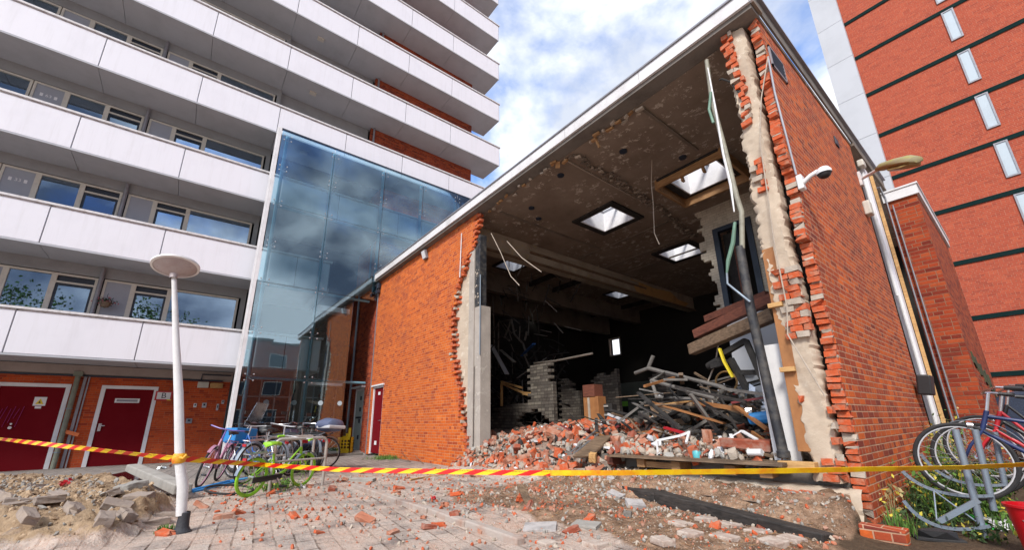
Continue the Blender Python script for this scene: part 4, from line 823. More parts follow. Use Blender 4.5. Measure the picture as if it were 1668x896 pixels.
c = at(172, 494, 0, -15.55); mb = MB().lathe([(0, -.14), (.08, -.11), (.13, 0), (.13, .02)], c, 14); t.part('basket', mb, 'wood_dark', smooth=True)
mb = MB()
for _ in range(170):
    p = c+Vector((G.normal(0, .08), G.normal(0, .09), .05+G.normal(0, .05))); mb.obox(p, (.04, .02, .004), tuple(G.uniform(-3, 3, 3)), 1 if G.random() < .3 else 0)
t.part('leaves', mb, [plain('dark_leaf', (.03, .05, .02), .7), plain('pink_petal', (.45, .10, .12), .7)])
mb = MB().tube([c+Vector((-.1, 0, .3)), c+Vector((0, 0, .25)), c+Vector((0, 0, -.02))], .006); t.part('hook', mb, 'dark_frame')
# ------------------------------------------------------------------ lamp post
b0 = G0(295, 868); X0 = b0.x
def lp(px, py): return at(px, py, 0, X0)
t = Thing('lamp_post', 'white bent lamp post with a broad disc lamp and a tarred foot', 'street lamp', tuple(b0))
pts = [lp(295, 840), lp(298, 793), lp(293, 757), lp(291, 640), lp(287, 560), lp(284, 470), lp(283.5, 452)]
t.part('pole', MB().tube(pts, [.041, .046, .040, .038, .030, .022, .022], 18), plain('white_pole_paint', (.74, .74, .75), .4, dirt=.35, scale=6, dcol=(.42, .42, .38)), smooth=True)
mb = MB().lathe([(.085, -.03), (.08, .01), (.067, .02), (.052, .05), (.046, .12), (.047, .17), (.042, .175)], b0, 20); t.part('foot', mb, plain('tar', (.035, .037, .045), .6, dirt=.5, bumpy=.6), smooth=True)
h = lp(283.5, 447); tilt = Vector((-.30, -.03, 1))
mb = MB().lathe([(.030, -.05), (.036, .0), (.075, .02), (.14, .055), (.176, .085), (.184, .09)], h, 40, ax=tilt); t.part('lamp_shade', mb, plain('lamp_bowl', (.42, .36, .36), .25, dirt=.4, scale=10, dcol=(.3, .2, .18)), smooth=True)
mb = MB().lathe([(.182, .086), (.203, .092), (.205, .110), (.194, .115), (.10, .135), (0, .145)], h, 40, ax=tilt); t.part('lamp_rim', mb, 'white', smooth=True)
# ------------------------------------------------------------------ barrier tape
m, nt, b = newmat('striped_tape'); uvn = N(nt, 'ShaderNodeUVMap'); sx = N(nt, 'ShaderNodeSeparateXYZ'); nt.links.new(uvn.outputs[0], sx.inputs[0])
def mth(op, a, b_=0, **k):
    q = N(nt, 'ShaderNodeMath', operation=op)
    for i, v in enumerate((a, b_)):
        if isinstance(v, (int, float)): q.inputs[i].default_value = v
        else: nt.links.new(v, q.inputs[i])
    return q.outputs[0]
u = mth('MULTIPLY_ADD', sx.outputs[1], -.22); u.node.inputs[2].default_value = 0
u = mth('ADD', sx.outputs[0], mth('MULTIPLY', sx.outputs[1], -.16)); fr = mth('FRACT', mth('MULTIPLY', u, 3.3)); red = mth('LESS_THAN', fr, .5)
vv = sx.outputs[1]; band = mth('MULTIPLY', mth('GREATER_THAN', vv, .62), mth('LESS_THAN', vv, .86))
n = N(nt, 'ShaderNodeTexNoise'); n.inputs['Scale'].default_value = 1; n.inputs['Detail'].default_value = 0
cv = N(nt, 'ShaderNodeCombineXYZ'); nt.links.new(mth('MULTIPLY', sx.outputs[0], 130), cv.inputs[0]); nt.links.new(mth('MULTIPLY', vv, 9), cv.inputs[1]); nt.links.new(cv.outputs[0], n.inputs['Vector'])
glyph = mth('MULTIPLY', mth('MULTIPLY', band, mth('GREATER_THAN', n.outputs['Fac'], .5)), mth('SUBTRACT', 1, red))
c = mixc(nt, red, (.85, .56, .01), (.62, .012, .01)); c = mixc(nt, mth('MULTIPLY', glyph, .75), c, (.12, .07, .01)); nt.links.new(c, b.inputs['Base Color']); b.inputs['Roughness'].default_value = .35
MAT['tape'] = m
FOLD = plain('folded_tape', (.88, .58, .01), .35, dirt=1., scale=5, bumpy=0, dcol=(.80, .22, .01))
def tape(name, label, pts, width=.075, twist=None, sag=0., fold=None):
    """a thin ribbon with thickness, u along it in metres"""
    P = []
    for (a, c) in zip(pts, pts[1:]):
        for k in range(40): P.append(a.lerp(c, k/40)-Vector((0, 0, sag*4*(k/40)*(1-k/40))))
    P.append(pts[-1]); V = []; UV = []; F = []; s = 0
    for i, p in enumerate(P):
        d = (P[min(i+1, len(P)-1)]-P[max(i-1, 0)]).normalized(); f = i/(len(P)-1); tw = twist(f) if twist else 0
        u_ = Matrix.Rotation(tw, 3, d) @ Vector((0, 0, 1)); nrm = d.cross(u_).normalized()*.0012
        wob = .004*sin(i*.9)
        for sgn in (1, -1):
            V += [p-u_*width/2+nrm*sgn+nrm*wob*300, p+u_*width/2+nrm*sgn]; 
        UV.append(s); s += (P[min(i+1, len(P)-1)]-p).length
    for i in range(len(P)-1):
        o = i*4; F += [(o, o+4, o+5, o+1), (o+2, o+3, o+7, o+6), (o+1, o+5, o+7, o+3), (o, o+2, o+6, o+4)]
    me = bpy.data.meshes.new(name); base = P[0]; me.from_pydata([tuple(v-base) for v in V], [], F); uv = me.uv_layers.new(name='UVMap')
    for l in me.loops: vi = l.vertex_index; uv.data[l.index].uv = (UV[vi//4], vi % 2)
    me.materials.append(MAT['tape']); me.materials.append(FOLD); me.polygons.foreach_set('use_smooth', [False]*len(F))
    if fold: me.polygons.foreach_set('material_index', [1 if (i//4)/len(P) > fold else 0 for i in range(len(F))])
    o = bpy.data.objects.new(name, me); C0.objects.link(o); o.location = base; tag(o, label, 'barrier tape'); return o
pole_t = lp(292, 747); pf = pole_t+Vector((.04, -.01, 0))
G_ = 'red and yellow barrier tape'
tape('barrier_tape', 'red and yellow striped tape stretched left from the lamp post past the red doors', [at(-60, 709, 1, -2.6), pole_t+Vector((-.02, -.04, 0))], .05, lambda f: .3*sin(3*f)+.5*sin(9*f))
mid = [pf, at(430, 758, 1, .95), at(560, 766, 1, 1.6), at(850, 771, 1, 2.9), at(1000, 771, 1, 3.4)]
tape('barrier_tape', 'long red and yellow tape running right from the lamp post to the bicycle rack', mid+[at(1250, 768, 1, 4.15), at(1574, 762, 1, 5.12), at(1720, 755, 1, 4.8)], .052, lambda f: .95*min(1, max(0, (f-.5)*3))+.15*sin(14*f), fold=.47)
mb = MB().torus(pole_t, (0, 0, 1), .046, .010, 24, 8, ry=.045); mb.tube([pole_t+Vector((.045, .0, .01)), pole_t+Vector((.07, .03, .0)), pole_t+Vector((.06, .05, .03))], .014, 7)
single('tape_knot', mb, [plain('crumpled_tape', (.80, .42, .02), .4, dirt=.9, scale=14, dcol=(.6, .02, .01), bumpy=.6)], 'crumpled tape wound round the lamp post', 'barrier tape', smooth=True)
mb = MB().bar(at(105, 703, 0, -16), at(128, 709, 0, -15.9), .01, .09); single('tape_scrap', mb, [MAT['orange']], 'scrap of red tape fluttering from the mossy drainpipe', 'tape scrap')
# ------------------------------------------------------------------ bicycles
def bicycle(label, rear, front, frame, r=.34, lean=0, step=True, basket=None, fenders=True, rackm='chrome', tyre='rubber', rim='chrome', seat='blackplastic', bar='chrome', name='bicycle', lift=0, turn=.15, group='bicycles', lit=False):
    rear = Vector(rear); front = Vector(front); d = front-rear; wb = d.length; hd = math.atan2(d.y, d.x); pitch = -math.asin(max(-1, min(1, d.z/max(wb, .01))))
    s = r/.34; t = Thing(name, label, 'bicycle', tuple(rear), group=group, world=False, rot=Euler((lean, pitch, hd), 'XYZ'))
    def wheel(x, parent=None, ang=0):
        w_ = t.part('wheel', MB().lathe([(0, -.045), (.022, -.045), (.018, -.02), (.018, .02), (.022, .045), (0, .045)], (x, 0, r), 12, ax=(0, 1, 0)), 'chrome')
        t.part('tyre', MB().torus((x, 0, r), (0, 1, 0), r-.018, .018, 40, 8), tyre, w_, smooth=True)
        t.part('rim', MB().torus((x, 0, r), (0, 1, 0), r-.040, .008, 40, 6), rim, w_, smooth=True)
        mb = MB()
        for k in range(18): q = 2*pi*k/18; o_ = .02 if k % 2 else -.02; mb.tube([(x+.02*cos(q+.6), o_, r+.02*sin(q+.6)), (x+(r-.045)*cos(q), 0, r+(r-.045)*sin(q))], .0018, 4, cap=False)
        t.part('spokes', mb, 'chrome' if tyre == 'rubber' else tyre, w_); return w_
    wheel(0); wheel(wb)
    bb = (wb*.40, 0, .27*s); st = (wb*.30, 0, .72*s); ht = (wb-.20*s, 0, .80*s); hb = (wb-.15*s, 0, .62*s)
    mb = MB()
    mb.tube([bb, st], .016, 10).tube([ht, hb], .019, 10).tube([(0, .03, r), (bb[0], .03, bb[2])], .010, 8).tube([(0, -.03, r), (bb[0], -.03, bb[2])], .010, 8)
    mb.tube([(0, .03, r), (st[0], .02, st[2]-.08)], .008, 8).tube([(0, -.03, r), (st[0], -.02, st[2]-.08)], .008, 8)
    if step: mb.tube([hb, (wb*.58, 0, .36*s), bb], .02, 10).tube([ht, (wb*.60, 0, .50*s), (wb*.37, 0, .42*s)], .014, 10)
    else: mb.tube([hb, bb], .019, 10).tube([(ht[0], 0, ht[2]-.05), (st[0], 0, st[2]-.05)], .017, 10)
    t.part('frame', mb, frame, smooth=True)
    mb = MB()
    for sgn in (.05, -.05): mb.tube([(wb, sgn, r), (wb-.06*s, sgn, .48*s), (hb[0], sgn*.6, hb[2])], .011, 8)
    t.part('fork', mb, frame, smooth=True)
    hz = ht[2]+.16*s; hx = ht[0]-.03
    mb = MB().tube([ht, (hx, 0, hz)], .013, 8).tube([(hx-.16, .29, hz+.02), (hx-.04, .25, hz+.03), (hx+.03, .10, hz+.01), (hx+.03, -.10, hz+.01), (hx-.04, -.25, hz+.03), (hx-.16, -.29, hz+.02)], .011, 8)
    h_ = t.part('handlebar', mb, bar, smooth=True)
    for sgn in (1, -1): t.part('grip', MB().tube([(hx-.08, sgn*.268, hz+.025), (hx-.18, sgn*.295, hz+.02)], .018, 8), seat, h_, smooth=True)
    mb = MB().tube([st, (st[0]-.03, 0, st[2]+.14*s)], .013, 8); sp_ = t.part('seat_post', mb, 'chrome')
    sx_, sz_ = st[0]-.03, st[2]+.16*s
    mb = MB(); secs = [(-.14, .02, .0), (-.12, .085, .02), (-.02, .075, .025), (.06, .03, .02), (.13, .02, .005)]
    for x, wd, dz in secs:
        for k in range(10): q = 2*pi*k/10; mb.v.append((sx_+x, cos(q)*wd, sz_+dz+sin(q)*.028))
    mb.f = [[i*10+k, i*10+(k+1) % 10, (i+1)*10+(k+1) % 10, (i+1)*10+k] for i in range(4) for k in range(10)]+[list(range(10))[::-1], [40+k for k in range(10)]]; mb.m = [0]*len(mb.f)
    t.part('saddle', mb, seat, smooth=True)
    mb = MB().lathe([(0, -.004), (.075, -.004), (.075, .004), (0, .004)], (bb[0], -.045, bb[2]), 24, ax=(0, 1, 0)).bar((bb[0], -.06, bb[2]), (bb[0]+.11, -.06, bb[2]-.12), .012, .02).bar((bb[0], .06, bb[2]), (bb[0]-.11, .06, bb[2]+.12), .012, .02)
    cr_ = t.part('crank', mb, 'chrome')
    for x, y, z in ((.11, -.10, -.12), (-.11, .10, .12)): t.part('pedal', MB().obox((bb[0]+x, y, bb[2]+z), (.09, .07, .022)), 'blackplastic', cr_)
    mb = MB().box((-.02, -.058, r-.045), (bb[0]+.09, -.036, r-.005)).box((-.02, -.058, bb[2]-.02), (bb[0]+.09, -.036, bb[2]+.055)) if step else MB().bar((0, -.047, r+.04), (bb[0], -.047, bb[2]+.07), .006, .008).bar((0, -.047, r-.03), (bb[0], -.047, bb[2]-.07), .006, .008)
    t.part('chain_case' if step else 'chain', mb, 'blackplastic' if step else 'chrome', bevel=.004)
    if fenders:
        mf = 'galv' if rackm in ('chrome', 'galv') else frame
        t.part('mudguard', MB().torus((0, 0, r), (0, 1, 0), r+.018, .004, 24, 6, arc=(R(-170), R(-20)), ry=.028), mf, smooth=True); t.part('mudguard', MB().torus((wb, 0, r), (0, 1, 0), r+.018, .004, 24, 6, arc=(R(-160), R(-45)), ry=.028), mf, smooth=True)
        mb = MB()
        for y in (-.06, 0, .06): mb.tube([(-.22*s, y, r*2+.05), (st[0]-.06, y, r*2+.06)], .006, 6)
        for y in (-.06, .06): mb.tube([(-.18*s, y, r*2+.05), (0, y*.8, r)], .005, 6)
        mb.tube([(-.22*s, -.06, r*2+.05), (-.22*s, .06, r*2+.05)], .006, 6); t.part('carrier', mb, rackm)
    if basket:
        x0 = wb+.02; mb = MB().box((x0-.14, -.19, .62), (x0+.16, .19, .64)).box((x0-.16, -.21, .64), (x0-.14, .21, .90)).box((x0+.16, -.21, .64), (x0+.18, .21, .90)).box((x0-.14, -.21, .64), (x0+.16, -.19, .90)).box((x0-.14, .19, .64), (x0+.16, .21, .90)); t.part('basket', mb, basket, bevel=.015)
    t.part('headlamp', MB().lathe([(0, 0), (.025, 0), (.032, .04), (0, .05)], (hb[0]+.05, 0, hb[2]+.04), 12, ax=(1, 0, 0)), 'chrome', smooth=True)
    t.part('rear_lamp', MB().obox((-.24*s, 0, r*2-.02), (.02, .06, .04)), 'red'); return t
g = G0
def pair(a, b_, wb, dz=0):
    a = g(*a); b_ = g(*b_); d = (b_-a); d.z = 0; d.normalize(); b2 = a+d*wb; b2.z = float(gz(b2.x, b2.y)); a.z += dz; b2.z += dz; return a, b2
bicycle('bright green small-wheeled bicycle with green tyres leaning on the near hoop rack', *pair((403, 811), (500, 791), .98), 'green_bike', r=.26, lean=.10, tyre='green_bike', rim='green_bike', seat='green_bike', bar='silver', rackm='chrome')
bicycle('pink bicycle with a thick dark tyre, leftmost of the parked bicycles by the lamp post', *pair((352, 784), (312, 800), .92), 'pink', r=.32, lean=-.22, rim='pink', bar='purple', rackm='pink')
bicycle('blue step-through bicycle with a bright blue basket behind the pink bicycle', *pair((440, 783), (372, 779), 1.05), 'blue', r=.33, lean=.08, basket='bright_blue', bar='silver')
bicycle('silver city bicycle standing in the middle of the cluster behind the green bicycle', *pair((440, 772), (500, 767), 1.05), 'silver', r=.34, lean=-.06, step=False)
bicycle('dark city bicycle at the back of the cluster, its chrome bars before the glass', *pair((505, 770), (450, 760), 1.05), 'black', r=.34, lean=.05, seat='blackplastic')
bicycle('black upright bicycle pressed against the dark scooter at the back of the cluster', *pair((470, 776), (505, 768), 1.05), 'black', r=.34, lean=.0, bar='chrome')
bicycle('dark navy step-through bicycle just behind the blue basket bicycle', *pair((410, 776), (455, 768), 1.05), 'navy', r=.34, lean=-.05)
bicycle('silver mudguarded bicycle wedged between the green bicycle and the blue bicycle', *pair((395, 790), (455, 777), 1.0), 'silver', r=.33, lean=.14, bar='silver')
a = g(300, 806); b2 = g(372, 792); mb = MB().tube([a+Vector((0, 0, .03)), b2+Vector((0, 0, .07))], .022, 10).tube([b2+Vector((0, 0, .07)), b2+Vector((.05, .25, .1))], .018, 10).tube([a+Vector((.05, .1, .03)), b2+Vector((.0, .12, .06))], .018, 10)
single('bare_bike_frame', mb, 'bright_blue', 'bare bright blue bicycle frame lying on the paving under the pink bicycle', 'bicycle frame', smooth=True)
mb = MB().torus(g(345, 805)+Vector((.1, .2, .05)), (.1, .1, 1), .30, .016, 36, 8); single('scrap_tyre_ring', mb, 'rubber', 'black tyre lying on the paving between the pink and the green bicycle', 'tyre', smooth=True)
# hoop racks
def hoop(label, pa, pb, h=.74):
    a = g(*pa); b_ = g(*pb); d = (b_-a).normalized(); up = Vector((0, 0, 1)); mb = MB(); r = .09
    P = [a]+[a+up*(h-r)+d*(r-r*cos(q))+up*(r*sin(q)) for q in np.linspace(0, pi/2, 6)]+[b_+up*(h-r)-d*(r-r*cos(q))+up*(r*sin(q)) for q in np.linspace(pi/2, 0, 6)]+[b_]
    t = Thing('hoop_rack', label, 'bicycle rack', tuple(a)); t.part('hoop', mb.tube(P, .024, 12), 'steel' if 0 else MAT.setdefault('hoop', plain('worn_steel_tube', (.50, .45, .41), .4, .4, dirt=.5)), smooth=True)
    t.part('crossbar', MB().tube([a+up*.42+d*.02, b_+up*.42-d*.02], .016, 10), MAT['hoop'], smooth=True)
hoop('nearest bent steel hoop rack holding the green bicycle', (438, 803), (525, 791)); hoop('steel hoop rack behind the nearest one, half hidden by bicycles', (425, 786), (505, 777))
# ------------------------------------------------------------------ scooters
def scooter(label, rear, front, body, box=False, screen=False, s=1.0):
    rear = Vector(rear); front = Vector(front); d = front-rear; t = Thing('motor_scooter', label, 'scooter', tuple(rear), world=False, rot=(.06, 0, math.atan2(d.y, d.x)), scale=s, group='motor scooters')
    for x in (0, 1.25):
        w_ = t.part('wheel', MB().lathe([(0, -.05), (.15, -.045), (.16, 0), (.15, .045), (0, .05)], (x, 0, .24), 20, ax=(0, 1, 0)), 'silver', smooth=True); t.part('tyre', MB().torus((x, 0, .24), (0, 1, 0), .195, .048, 28, 10), 'rubber', w_, smooth=True)
    def shell(secs, n=12):
        mb = MB()
        for x, z, wd, ht in secs:
            for k in range(n): q = 2*pi*k/n; mb.v.append((x, cos(q)*wd, z+sin(q)*ht))
        m_ = len(secs); mb.f = [[i*n+k, i*n+(k+1) % n, (i+1)*n+(k+1) % n, (i+1)*n+k] for i in range(m_-1) for k in range(n)]+[list(range(n))[::-1], [(m_-1)*n+k for k in range(n)]]; mb.m = [0]*len(mb.f); return mb
    t.part('rear_body', shell([(-.32, .62, .05, .04), (-.2, .60, .15, .10), (.1, .55, .19, .15), (.45, .50, .17, .14), (.6, .42, .12, .1)]), body, smooth=True)
    t.part('saddle', shell([(-.22, .74, .08, .03), (0, .76, .14, .05), (.35, .73, .15, .05), (.6, .68, .10, .04)]), 'blackplastic', smooth=True)
    t.part('footboard', MB().box((.5, -.17, .26), (.98, .17, .32)), 'blackplastic', bevel=.02)
    t.part('front_shield', shell([(.88, .36, .16, .1), (.98, .60, .20, .16), (1.02, .82, .16, .12), (1.0, .98, .09, .05)]), body, smooth=True)
    t.part('front_mudguard', MB().torus((1.25, 0, .24), (0, 1, 0), .27, .01, 20, 8, arc=(R(-150), R(-30)), ry=.07), body, smooth=True)
    t.part('fork', MB().tube([(1.25, .08, .24), (1.05, .06, .7)], .02).tube([(1.25, -.08, .24), (1.05, -.06, .7)], .02), 'chrome')
    t.part('handlebar', MB().tube([(.9, .34, 1.02), (.98, .1, .98), (.98, -.1, .98), (.9, -.34, 1.02)], .018), 'blackplastic', smooth=True)
    for sg in (1, -1): t.part('mirror', MB().tube([(.95, .2*sg, 1.0), (.93, .28*sg, 1.16)], .006).obox((.93, .30*sg, 1.2), (.02, .12, .07)), 'blackplastic')
    t.part('headlamp', MB().lathe([(0, 0), (.06, 0), (.07, -.05)], (1.13, 0, .86), 16, ax=(1, 0, .2)), 'chrome', smooth=True)
    if screen: t.part('windscreen', MB().add([(1.05, -.2, .95), (1.05, .2, .95), (.86, .17, 1.42), (.86, -.17, 1.42), (1.06, -.2, .95), (1.06, .2, .95), (.87, .17, 1.42), (.87, -.17, 1.42)], [(0, 1, 2, 3), (7, 6, 5, 4), (0, 4, 5, 1), (2, 6, 7, 3), (1, 5, 6, 2), (0, 3, 7, 4)]), 'plastic')
    if box:
        tb = t.part('top_box', shell([(-.62, .92, .14, .08), (-.58, .93, .20, .13), (-.3, .94, .23, .15), (-.12, .93, .18, .12)], 16), 'scooter', smooth=True); t.part('silver_band', MB().box((-.64, -.205, .86), (-.2, .205, .93)), 'silver', tb, bevel=.02)
        t.part('box_carrier', MB().tube([(-.1, .1, .7), (-.4, .1, .79)], .012).tube([(-.1, -.1, .7), (-.4, -.1, .79)], .012), 'chrome')
    t.part('tail_lamp', MB().obox((-.33, 0, .62), (.03, .16, .07)), 'red')
a, b2 = pair((508, 768), (445, 763), 1.25); scooter('dark motor scooter with a silver-banded top box at the right of the bicycle cluster', a, b2, 'scooter', box=True)
a, b2 = pair((465, 772), (390, 771), 1.25); scooter('blue-grey motor scooter with a slanting windscreen at the back of the bicycle cluster', a, b2, 'scooter_grey', screen=True)
# yellow crate by the pale door
c = at(561, 738, 2, .03); t = Thing('yellow_crate', 'bright yellow slotted plastic crate full of brooms beside the pale door', 'crate', tuple(c))
mb = MB(); wv = [(-.21, -.14), (.21, -.14), (.21, .14), (-.21, .14)]; ux, uy = Vector((cyw, syw, 0)), Vector((-syw, cyw, 0))
L2 = lambda x, y, z: c+ux*x+uy*y+Vector((0, 0, z))
for (x0, y0), (x1, y1) in zip(wv, wv[1:]+wv[:1]):
    for z0, z1 in ((0, .14), (.21, .24), (.31, .34), (.41, .50)): mb.bar(L2(x0, y0, (z0+z1)/2), L2(x1, y1, (z0+z1)/2), .02, z1-z0)
    for f in (0, .25, .5, .75, 1): mb.bar(L2(x0+(x1-x0)*f, y0+(y1-y0)*f, 0), L2(x0+(x1-x0)*f, y0+(y1-y0)*f, .50), .035, .022)
for x0, x1, h0, h1 in ((-.05, .05, .50, .54), (.05, .13, .50, .62), (.13, .21, .50, .80)): mb.bar(L2(x0, -.14, (h0+h1)/2), L2(x1, -.14, (h0+h1)/2), .02, h1-h0)
t.part('crate_body', mb, 'yellow'); mb = MB()
for k in range(9): q = c+Vector((rnd.uniform(-.15, .15), rnd.uniform(-.1, .1), .1)); mb.tube([q, q+Vector((rnd.uniform(-.06, .06), rnd.uniform(-.05, .05), rnd.uniform(.55, .85)))], .012, 6)
single('broom_handles', mb, 'wood_dark', 'bundle of thin dark sticks standing in the yellow crate', 'sticks')
# ------------------------------------------------------------------ right-hand rack, bicycles, bucket
ur = Vector((cyw, syw, 0)); un = Vector((-syw, cyw, 0))          # along the rack rail / away from the photographer
o = at(1600, 866, 2, .05)
t = Thing('wheel_rack', 'galvanised bicycle rack of slanting posts and curved rails in the weeds by the red wall', 'bicycle rack', tuple(o), group=None)
for k in range(3):
    yy = (5.22, 5.55, 5.9)[k]; b0_ = at((1601, 1616, 1636)[k], (866, 822, 792)[k], 1, yy); tp = at((1556, 1588, 1620)[k], (700, 700, 704)[k], 1, yy)
    t.part('post', MB().tube([b0_-Vector((0, 0, .05)), b0_.lerp(tp, .5), tp], (.024, .023, .022)[k], 12), 'galv', smooth=True)
def qb(p0, p1, p2, n=14): return [((1-s)**2*p0[0]+2*s*(1-s)*p1[0]+s*s*p2[0], (1-s)**2*p0[1]+2*s*(1-s)*p1[1]+s*s*p2[1]) for s in np.linspace(0, 1, n)]
def arc(pxs, yy, w_=.04, h_=.02):
    P = [at(a, c, 1, yy) for a, c in pxs]; mb = MB()
    for a, c in zip(P, P[1:]): mb.bar(a, c+(c-a)*.05, w_, h_)
    return mb
t.part('curved_rail', arc(qb((1472, 816), (1515, 878), (1612, 858)), 5.18), 'galv'); t.part('curved_rail', arc(qb((1470, 768), (1515, 815), (1618, 808)), 5.5), 'galv')
t.part('curved_rail', arc(qb((1500, 740), (1540, 800), (1640, 790)), 5.85), 'galv')
t.part('brace', MB().bar(at(1530, 850, 1, 5.19), at(1594, 815, 1, 5.22), .04, .04), 'galv'); t.part('foot_rod', MB().tube([at(1521, 800, 1, 5.3), at(1526, 850, 1, 5.2)], .006).tube([at(1521, 800, 1, 5.3), at(1590, 850, 1, 5.2)], .006), 'galv')
def rbike(label, px, py, yy, frame, drop=.10, yaw_=.05, **k):
    f = at(px, py, 1, yy)-Vector((0, 0, .34)); wb = 1.08; rear = f+Vector((wb*cos(yaw_), wb*sin(yaw_), -drop)); bicycle(label, rear, f, frame, group='bicycles in the galvanised rack', rim='silver', rackm='galv', **k)
rbike('dark navy bicycle nearest in the galvanised rack, its front wheel raised before the post', 1562, 750, 5.75, 'navy', step=False, fenders=False, lean=.06, yaw_=.12)
rbike('bright red bicycle behind the navy one in the galvanised rack', 1585, 745, 6.3, 'red', lean=.1, yaw_=.0)
rbike('black upright bicycle farthest back in the galvanised rack', 1600, 728, 7.0, 'black', fenders=False, lean=.05, yaw_=-.05)
c = g(1712, 915); t = Thing('red_bucket', 'glossy red bucket standing at the foot of the bicycle rack', 'bucket', tuple(c))
t.part('bucket_body', MB().lathe([(0, 0), (.10, 0), (.135, .33), (.145, .335), (.145, .35), (.128, .35), (.10, .02), (0, .02)], c, 32), plain('red_plastic', (.50, .006, .012), .25, dirt=.15), smooth=True)
t.part('handle', MB().torus(c+Vector((0, 0, .32)), (.6, -.6, .5), .142, .004, 24, 6, arc=(0, pi)), 'chrome')
c = g(1640, 862); mb = MB().obox(c+Vector((0, 0, .02)), (.26, .34, .008), (.25, .2, .6), 0).obox(c+Vector((-.12, -.04, .03)), (.06, .30, .012), (.25, .2, .6), 1); single('paper_bag', mb, [plain('white_paper', (.72, .70, .74), .7), plain('green_print', (.05, .50, .08), .6)], 'flattened white bag with a green stripe in the weeds beside the red bucket', 'bag')
c = g(1441, 880); single('brick_lump', MB().box((c.x-.14, c.y-.09, c.z-.02), (c.x+.16, c.y+.05, c.z+.10), jit=.012), 'brick_right', 'lump of several red bricks still mortared together at the corner of the red wall', 'brick lump', bevel=.008)
c = g(1530, 882); t = Thing('old_shoe', 'worn black shoe-like scrap lying under the curved rails', 'scrap', tuple(c), world=False, rz=.4); t.part('upper', MB().rock((0, 0, .05), (.30, .12, .11), G, rot=(0, 0, 0)), 'blackplastic'); t.part('sole', MB().obox((0, 0, .012), (.3, .11, .024)), 'rubber', bevel=.005)
t = Thing('parked_car', 'dark blue car roof and bonnet behind the bicycles at the right edge', 'car', (1.3, 12, 0)); 
p0 = at(1606, 636, 1, 14); zc = p0.z; x0 = p0.x-.2
prof = [(x0, .35), (x0, zc-.35), (x0+.5, zc-.08), (x0+.9, zc), (x0+2.6, zc+.02), (x0+3.2, zc-.45), (x0+4.2, zc-.55), (x0+4.3, .35)]
t.part('body', MB().prism(prof, 1, 13.6, 15.2), plain('dark_blue_car_paint', (.03, .045, .08), .2), bevel=.08); 
for x in (x0+.8, x0+3.4): t.part('wheel', MB().lathe([(0, -.1), (.3, -.1), (.32, 0), (.3, .1), (0, .1)], (x, 13.62, .32), 24, ax=(0, 1, 0)), 'rubber', smooth=True)
t.part('window', MB().prism([(x0+.65, zc-.42), (x0+.95, zc-.08), (x0+2.5, zc-.06), (x0+2.95, zc-.42)], 1, 13.58, 13.62), 'dark_frame')
# ------------------------------------------------------------------ rubble in the opening (nobody could count it)
RM = ['torn', 'mortar', 'conc', 'char', 'white_trim', 'brickdark', 'wood_dark']
MAT['brickdark'] = plain('old_red_brick', (.30, .07, .035), .9, dirt=.7, scale=8, bumpy=.5, dcol=(.4, .3, .24), grain=40)
MAT['dustybrick'] = plain('dusty_brick', (.40, .15, .085), .92, dirt=.8, scale=7, bumpy=.5, dcol=(.52, .42, .34), grain=40)
RM.append('dustybrick')
def hz(x, y):                                   # the heap's surface
    a = .12+.50*float(sst(4.45, 5.7, y))+.22*float(sst(6, 7.5, y))
    a += .15*math.exp(-((x+6.2)**2/1.0+(y-6.1)**2/.5))+.12*math.exp(-((x+4.9)**2/.8+(y-6.3)**2/.6))+.30*math.exp(-((x+3.2)**2/1.6+(y-7.2)**2/.5))
    a += .10*float(fbm(x, y, .35, 7))+.04*float(fbm(x, y, .12, 3))
    if x > -3.9: a = max(a, .52+.10*float(sst(5.2, 6.6, y))+.04*float(fbm(x, y, .3, 7)))
    return a*float(sst(-8.6, -7.6, x)) if y < 5.4 else a
mb = MB(); nx_, ny_ = 90, 60; gx = np.linspace(-12.5, -1.6, nx_); gy = np.linspace(4.62, 9.6, ny_)
for y in gy:
    for x in gx:
        zz_ = hz(x, y)-.05 if not (x < -8.0 and y < 5.3) else -.1
        if x > -3.9 and y < 5.15: zz_ = .15
        mb.v.append((x, y, zz_))
mb.f = [[j*nx_+i, j*nx_+i+1, (j+1)*nx_+i+1, (j+1)*nx_+i] for j in range(ny_-1) for i in range(nx_-1) if not (gx[i] < -7.95 and gy[j] < 5.3)]; mb.m = [0]*len(mb.f)
MAT['fines'] = plain('rubble_fines', (.26, .19, .15), .95, dirt=.8, scale=5, bumpy=.9, dcol=(.10, .07, .055), grain=30)
g_ = np.random.default_rng(11)
for k in range(6500):
    x = g_.uniform(-8.1, -1.7); y = 4.6+5*g_.random()**1.9
    if x > -3.9 and y < 5.0: continue
    if x < -7.95 and y < 5.3: continue
    s = .018+.12*g_.random()**3; red = math.exp(-((x+5.9)/1.7)**2); p = g_.random(); burnt = y > 6.8
    if burnt: mi = 4+0 if p < .05 else (3 if p < .5 else 2 if p < .75 else 1)
    else: mi = (1 if p < .22*red+.03 else 8 if p < .42*red+.12 else 2 if p < .66 else 7+0 if p < .70 else 5 if p < .73 else 6 if p < .80 else 4 if p < .86 else 3)
    mi = {7: 2}.get(mi, mi)
    z = hz(x, y)+g_.uniform(-.02, .04)
    (mb.brick if mi in (1, 6, 8) and s > .06 else mb.rock)((x, y, z), (s*1.6, s, s*.62) if mi in (1, 6, 8) else (s*1.3, s, s*.7), g_, mi)
